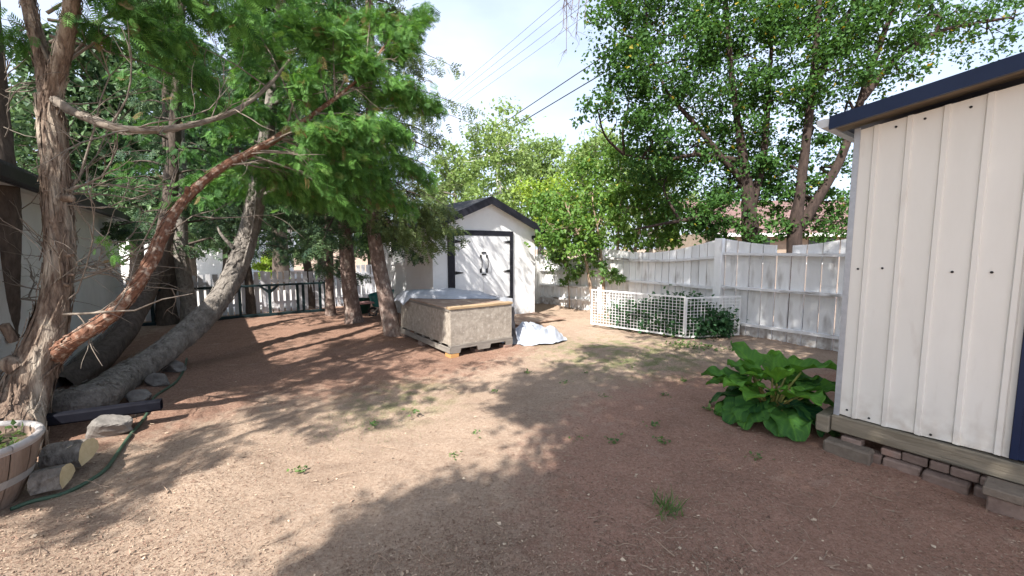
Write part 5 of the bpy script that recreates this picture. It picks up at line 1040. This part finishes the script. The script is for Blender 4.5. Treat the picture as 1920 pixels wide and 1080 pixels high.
# pale dry leaves, clearly bigger
P = in_view(230, 640); la = P @ np.array([D2[0], D2[1], 0]); P = P[((la < 3.6) | (P[:, 1] > 3.3)) & (la > -1.1)]; n = len(P); P[:, 2] = ground_z(P) + .006
dl = Acc(); scatter(dl, *LEAF, P, RNG.normal(size=(n, 3)) * [1, 1, .2], np.array([0, 0, 1.]) + RNG.normal(0, .4, (n, 3)), RNG.uniform(.012, .032, n), RNG.uniform(.2, .9, n)); dl.top('dry_leaves', MAT['litter'], 'pale dry leaf scraps lying about the yard', 'litter', kind='stuff')
def weed_mesh(seed, n, size, spread, up):
    g = np.random.default_rng(seed); pos = g.normal(0, spread, (n, 3)) * [1, 1, 0]; pos[:, 2] = .006 + abs(g.normal(0, up, n)); a = Acc(); scatter(a, *LEAF, pos, unit(n, g) * [1, 1, .35] + [0, 0, .25], np.array([0, 0, 1.]) + g.normal(0, .4, (n, 3)), size * g.uniform(.6, 1.3, n), g.random(n)); return a.mesh('weed', MAT['weed'])
wms = [weed_mesh(k, 16, .03, .03, .012) for k in range(4)]
for k, (u, v) in enumerate(((560, 885), (850, 857), (890, 815), (1085, 825), (1240, 830), (1060, 718), (1245, 742), (1130, 745), (1280, 715), (930, 735), (780, 775), (1180, 690), (990, 700), (700, 800), (1100, 700), (1420, 860), (1330, 770), (1225, 800), (1150, 830))):
    o = bpy.data.objects.new('small_weed', wms[k % 4]); col.objects.link(o); o.location = gp(u, v); o.rotation_euler.z = k * 1.3; s_ = .7 + .5 * random.random(); o.scale = (s_, s_, s_)
    tag(o, 'tiny green weed sprouting from the bare dirt', 'weed', 'tiny weeds in the dirt')
def blades(n, ctr, spread, ln, g):
    pos = np.zeros((n, 3)); pos[:, :2] = ctr[:2] + g.normal(0, spread, (n, 2)); bl = np.array([(0, -.03, 0), (0, .03, 0), (.55, .022, .06), (1, 0, -.02), (.55, -.022, .06)]); return pos, bl
gtf = Acc(); c = gp(1248, 958); pos, bl = blades(60, c, .045, .1, RNG)
BF = np.array([(0, 1, 2), (0, 2, 4), (4, 2, 3)]); X = RNG.normal(0, .55, (60, 3)) * [1, 1, 0] + [0, 0, .9]; scatter(gtf, bl, BF, pos, X, RNG.normal(size=(60, 3)), RNG.uniform(.06, .14, 60), RNG.random(60)); gtf.top('grass_tuft', MAT['weed'], 'small tuft of grass in the dirt right of centre foreground', 'grass', loc=c)
gm = Acc(); n = 3200; cc = gp(1165, 672); pos = np.zeros((n, 3)); pos[:, :2] = cc[:2] + RNG.normal(0, 1, (n, 2)) * [.55, .40]
k2 = pos[:, :2] @ np.array(D2) < 6.2; pos = pos[k2]; pos = pos[wob(pos, 3.5) > -.1]; n = len(pos); pos[:, 2] = ground_z(pos)
X = RNG.normal(0, .7, (n, 3)) * [1, 1, 0] + [0, 0, .7]; scatter(gm, bl, BF, pos, X, RNG.normal(size=(n, 3)), RNG.uniform(.015, .045, n), RNG.random(n))
n = 1100; pos = np.zeros((n, 3)); cc = gp(690, 790); pos[:, :2] = cc[:2] + RNG.normal(0, 1, (n, 2)) * [.3, .28]; X = RNG.normal(0, .7, (n, 3)) * [1, 1, 0] + [0, 0, .7]; scatter(gm, bl, BF, pos, X, RNG.normal(size=(n, 3)), RNG.uniform(.012, .035, n), RNG.random(n))
gm.top('thin_grass', MAT['weed'], 'thin short grass patches growing in the trodden dirt', 'grass', kind='stuff')
wl_ = Acc(); pos = []
for (u, v, n_) in ((1290, 650, 50), (1325, 655, 40), (1265, 650, 35), (1370, 660, 25), (1235, 625, 35), (1250, 630, 30)):
    c = gp(u, v); q = RNG.normal(0, .09, (n_, 3)); q[:, 2] = .02 + abs(RNG.normal(0, .02, n_)); q[:, :2] += c[:2]; pos.append(q)
pos = np.concatenate(pos); n = len(pos); scatter(wl_, *LEAF, pos, unit(n) * [1, 1, .3] + [0, 0, .2], np.array([0, 0, 1.]) + RNG.normal(0, .4, (n, 3)), RNG.uniform(.03, .07, n), .4 + .6 * RNG.random(n))
wl_.top('creeping_weeds', MAT['weed'], 'creeping light green weeds along the foot of the lattice pen', 'weeds', kind='stuff')
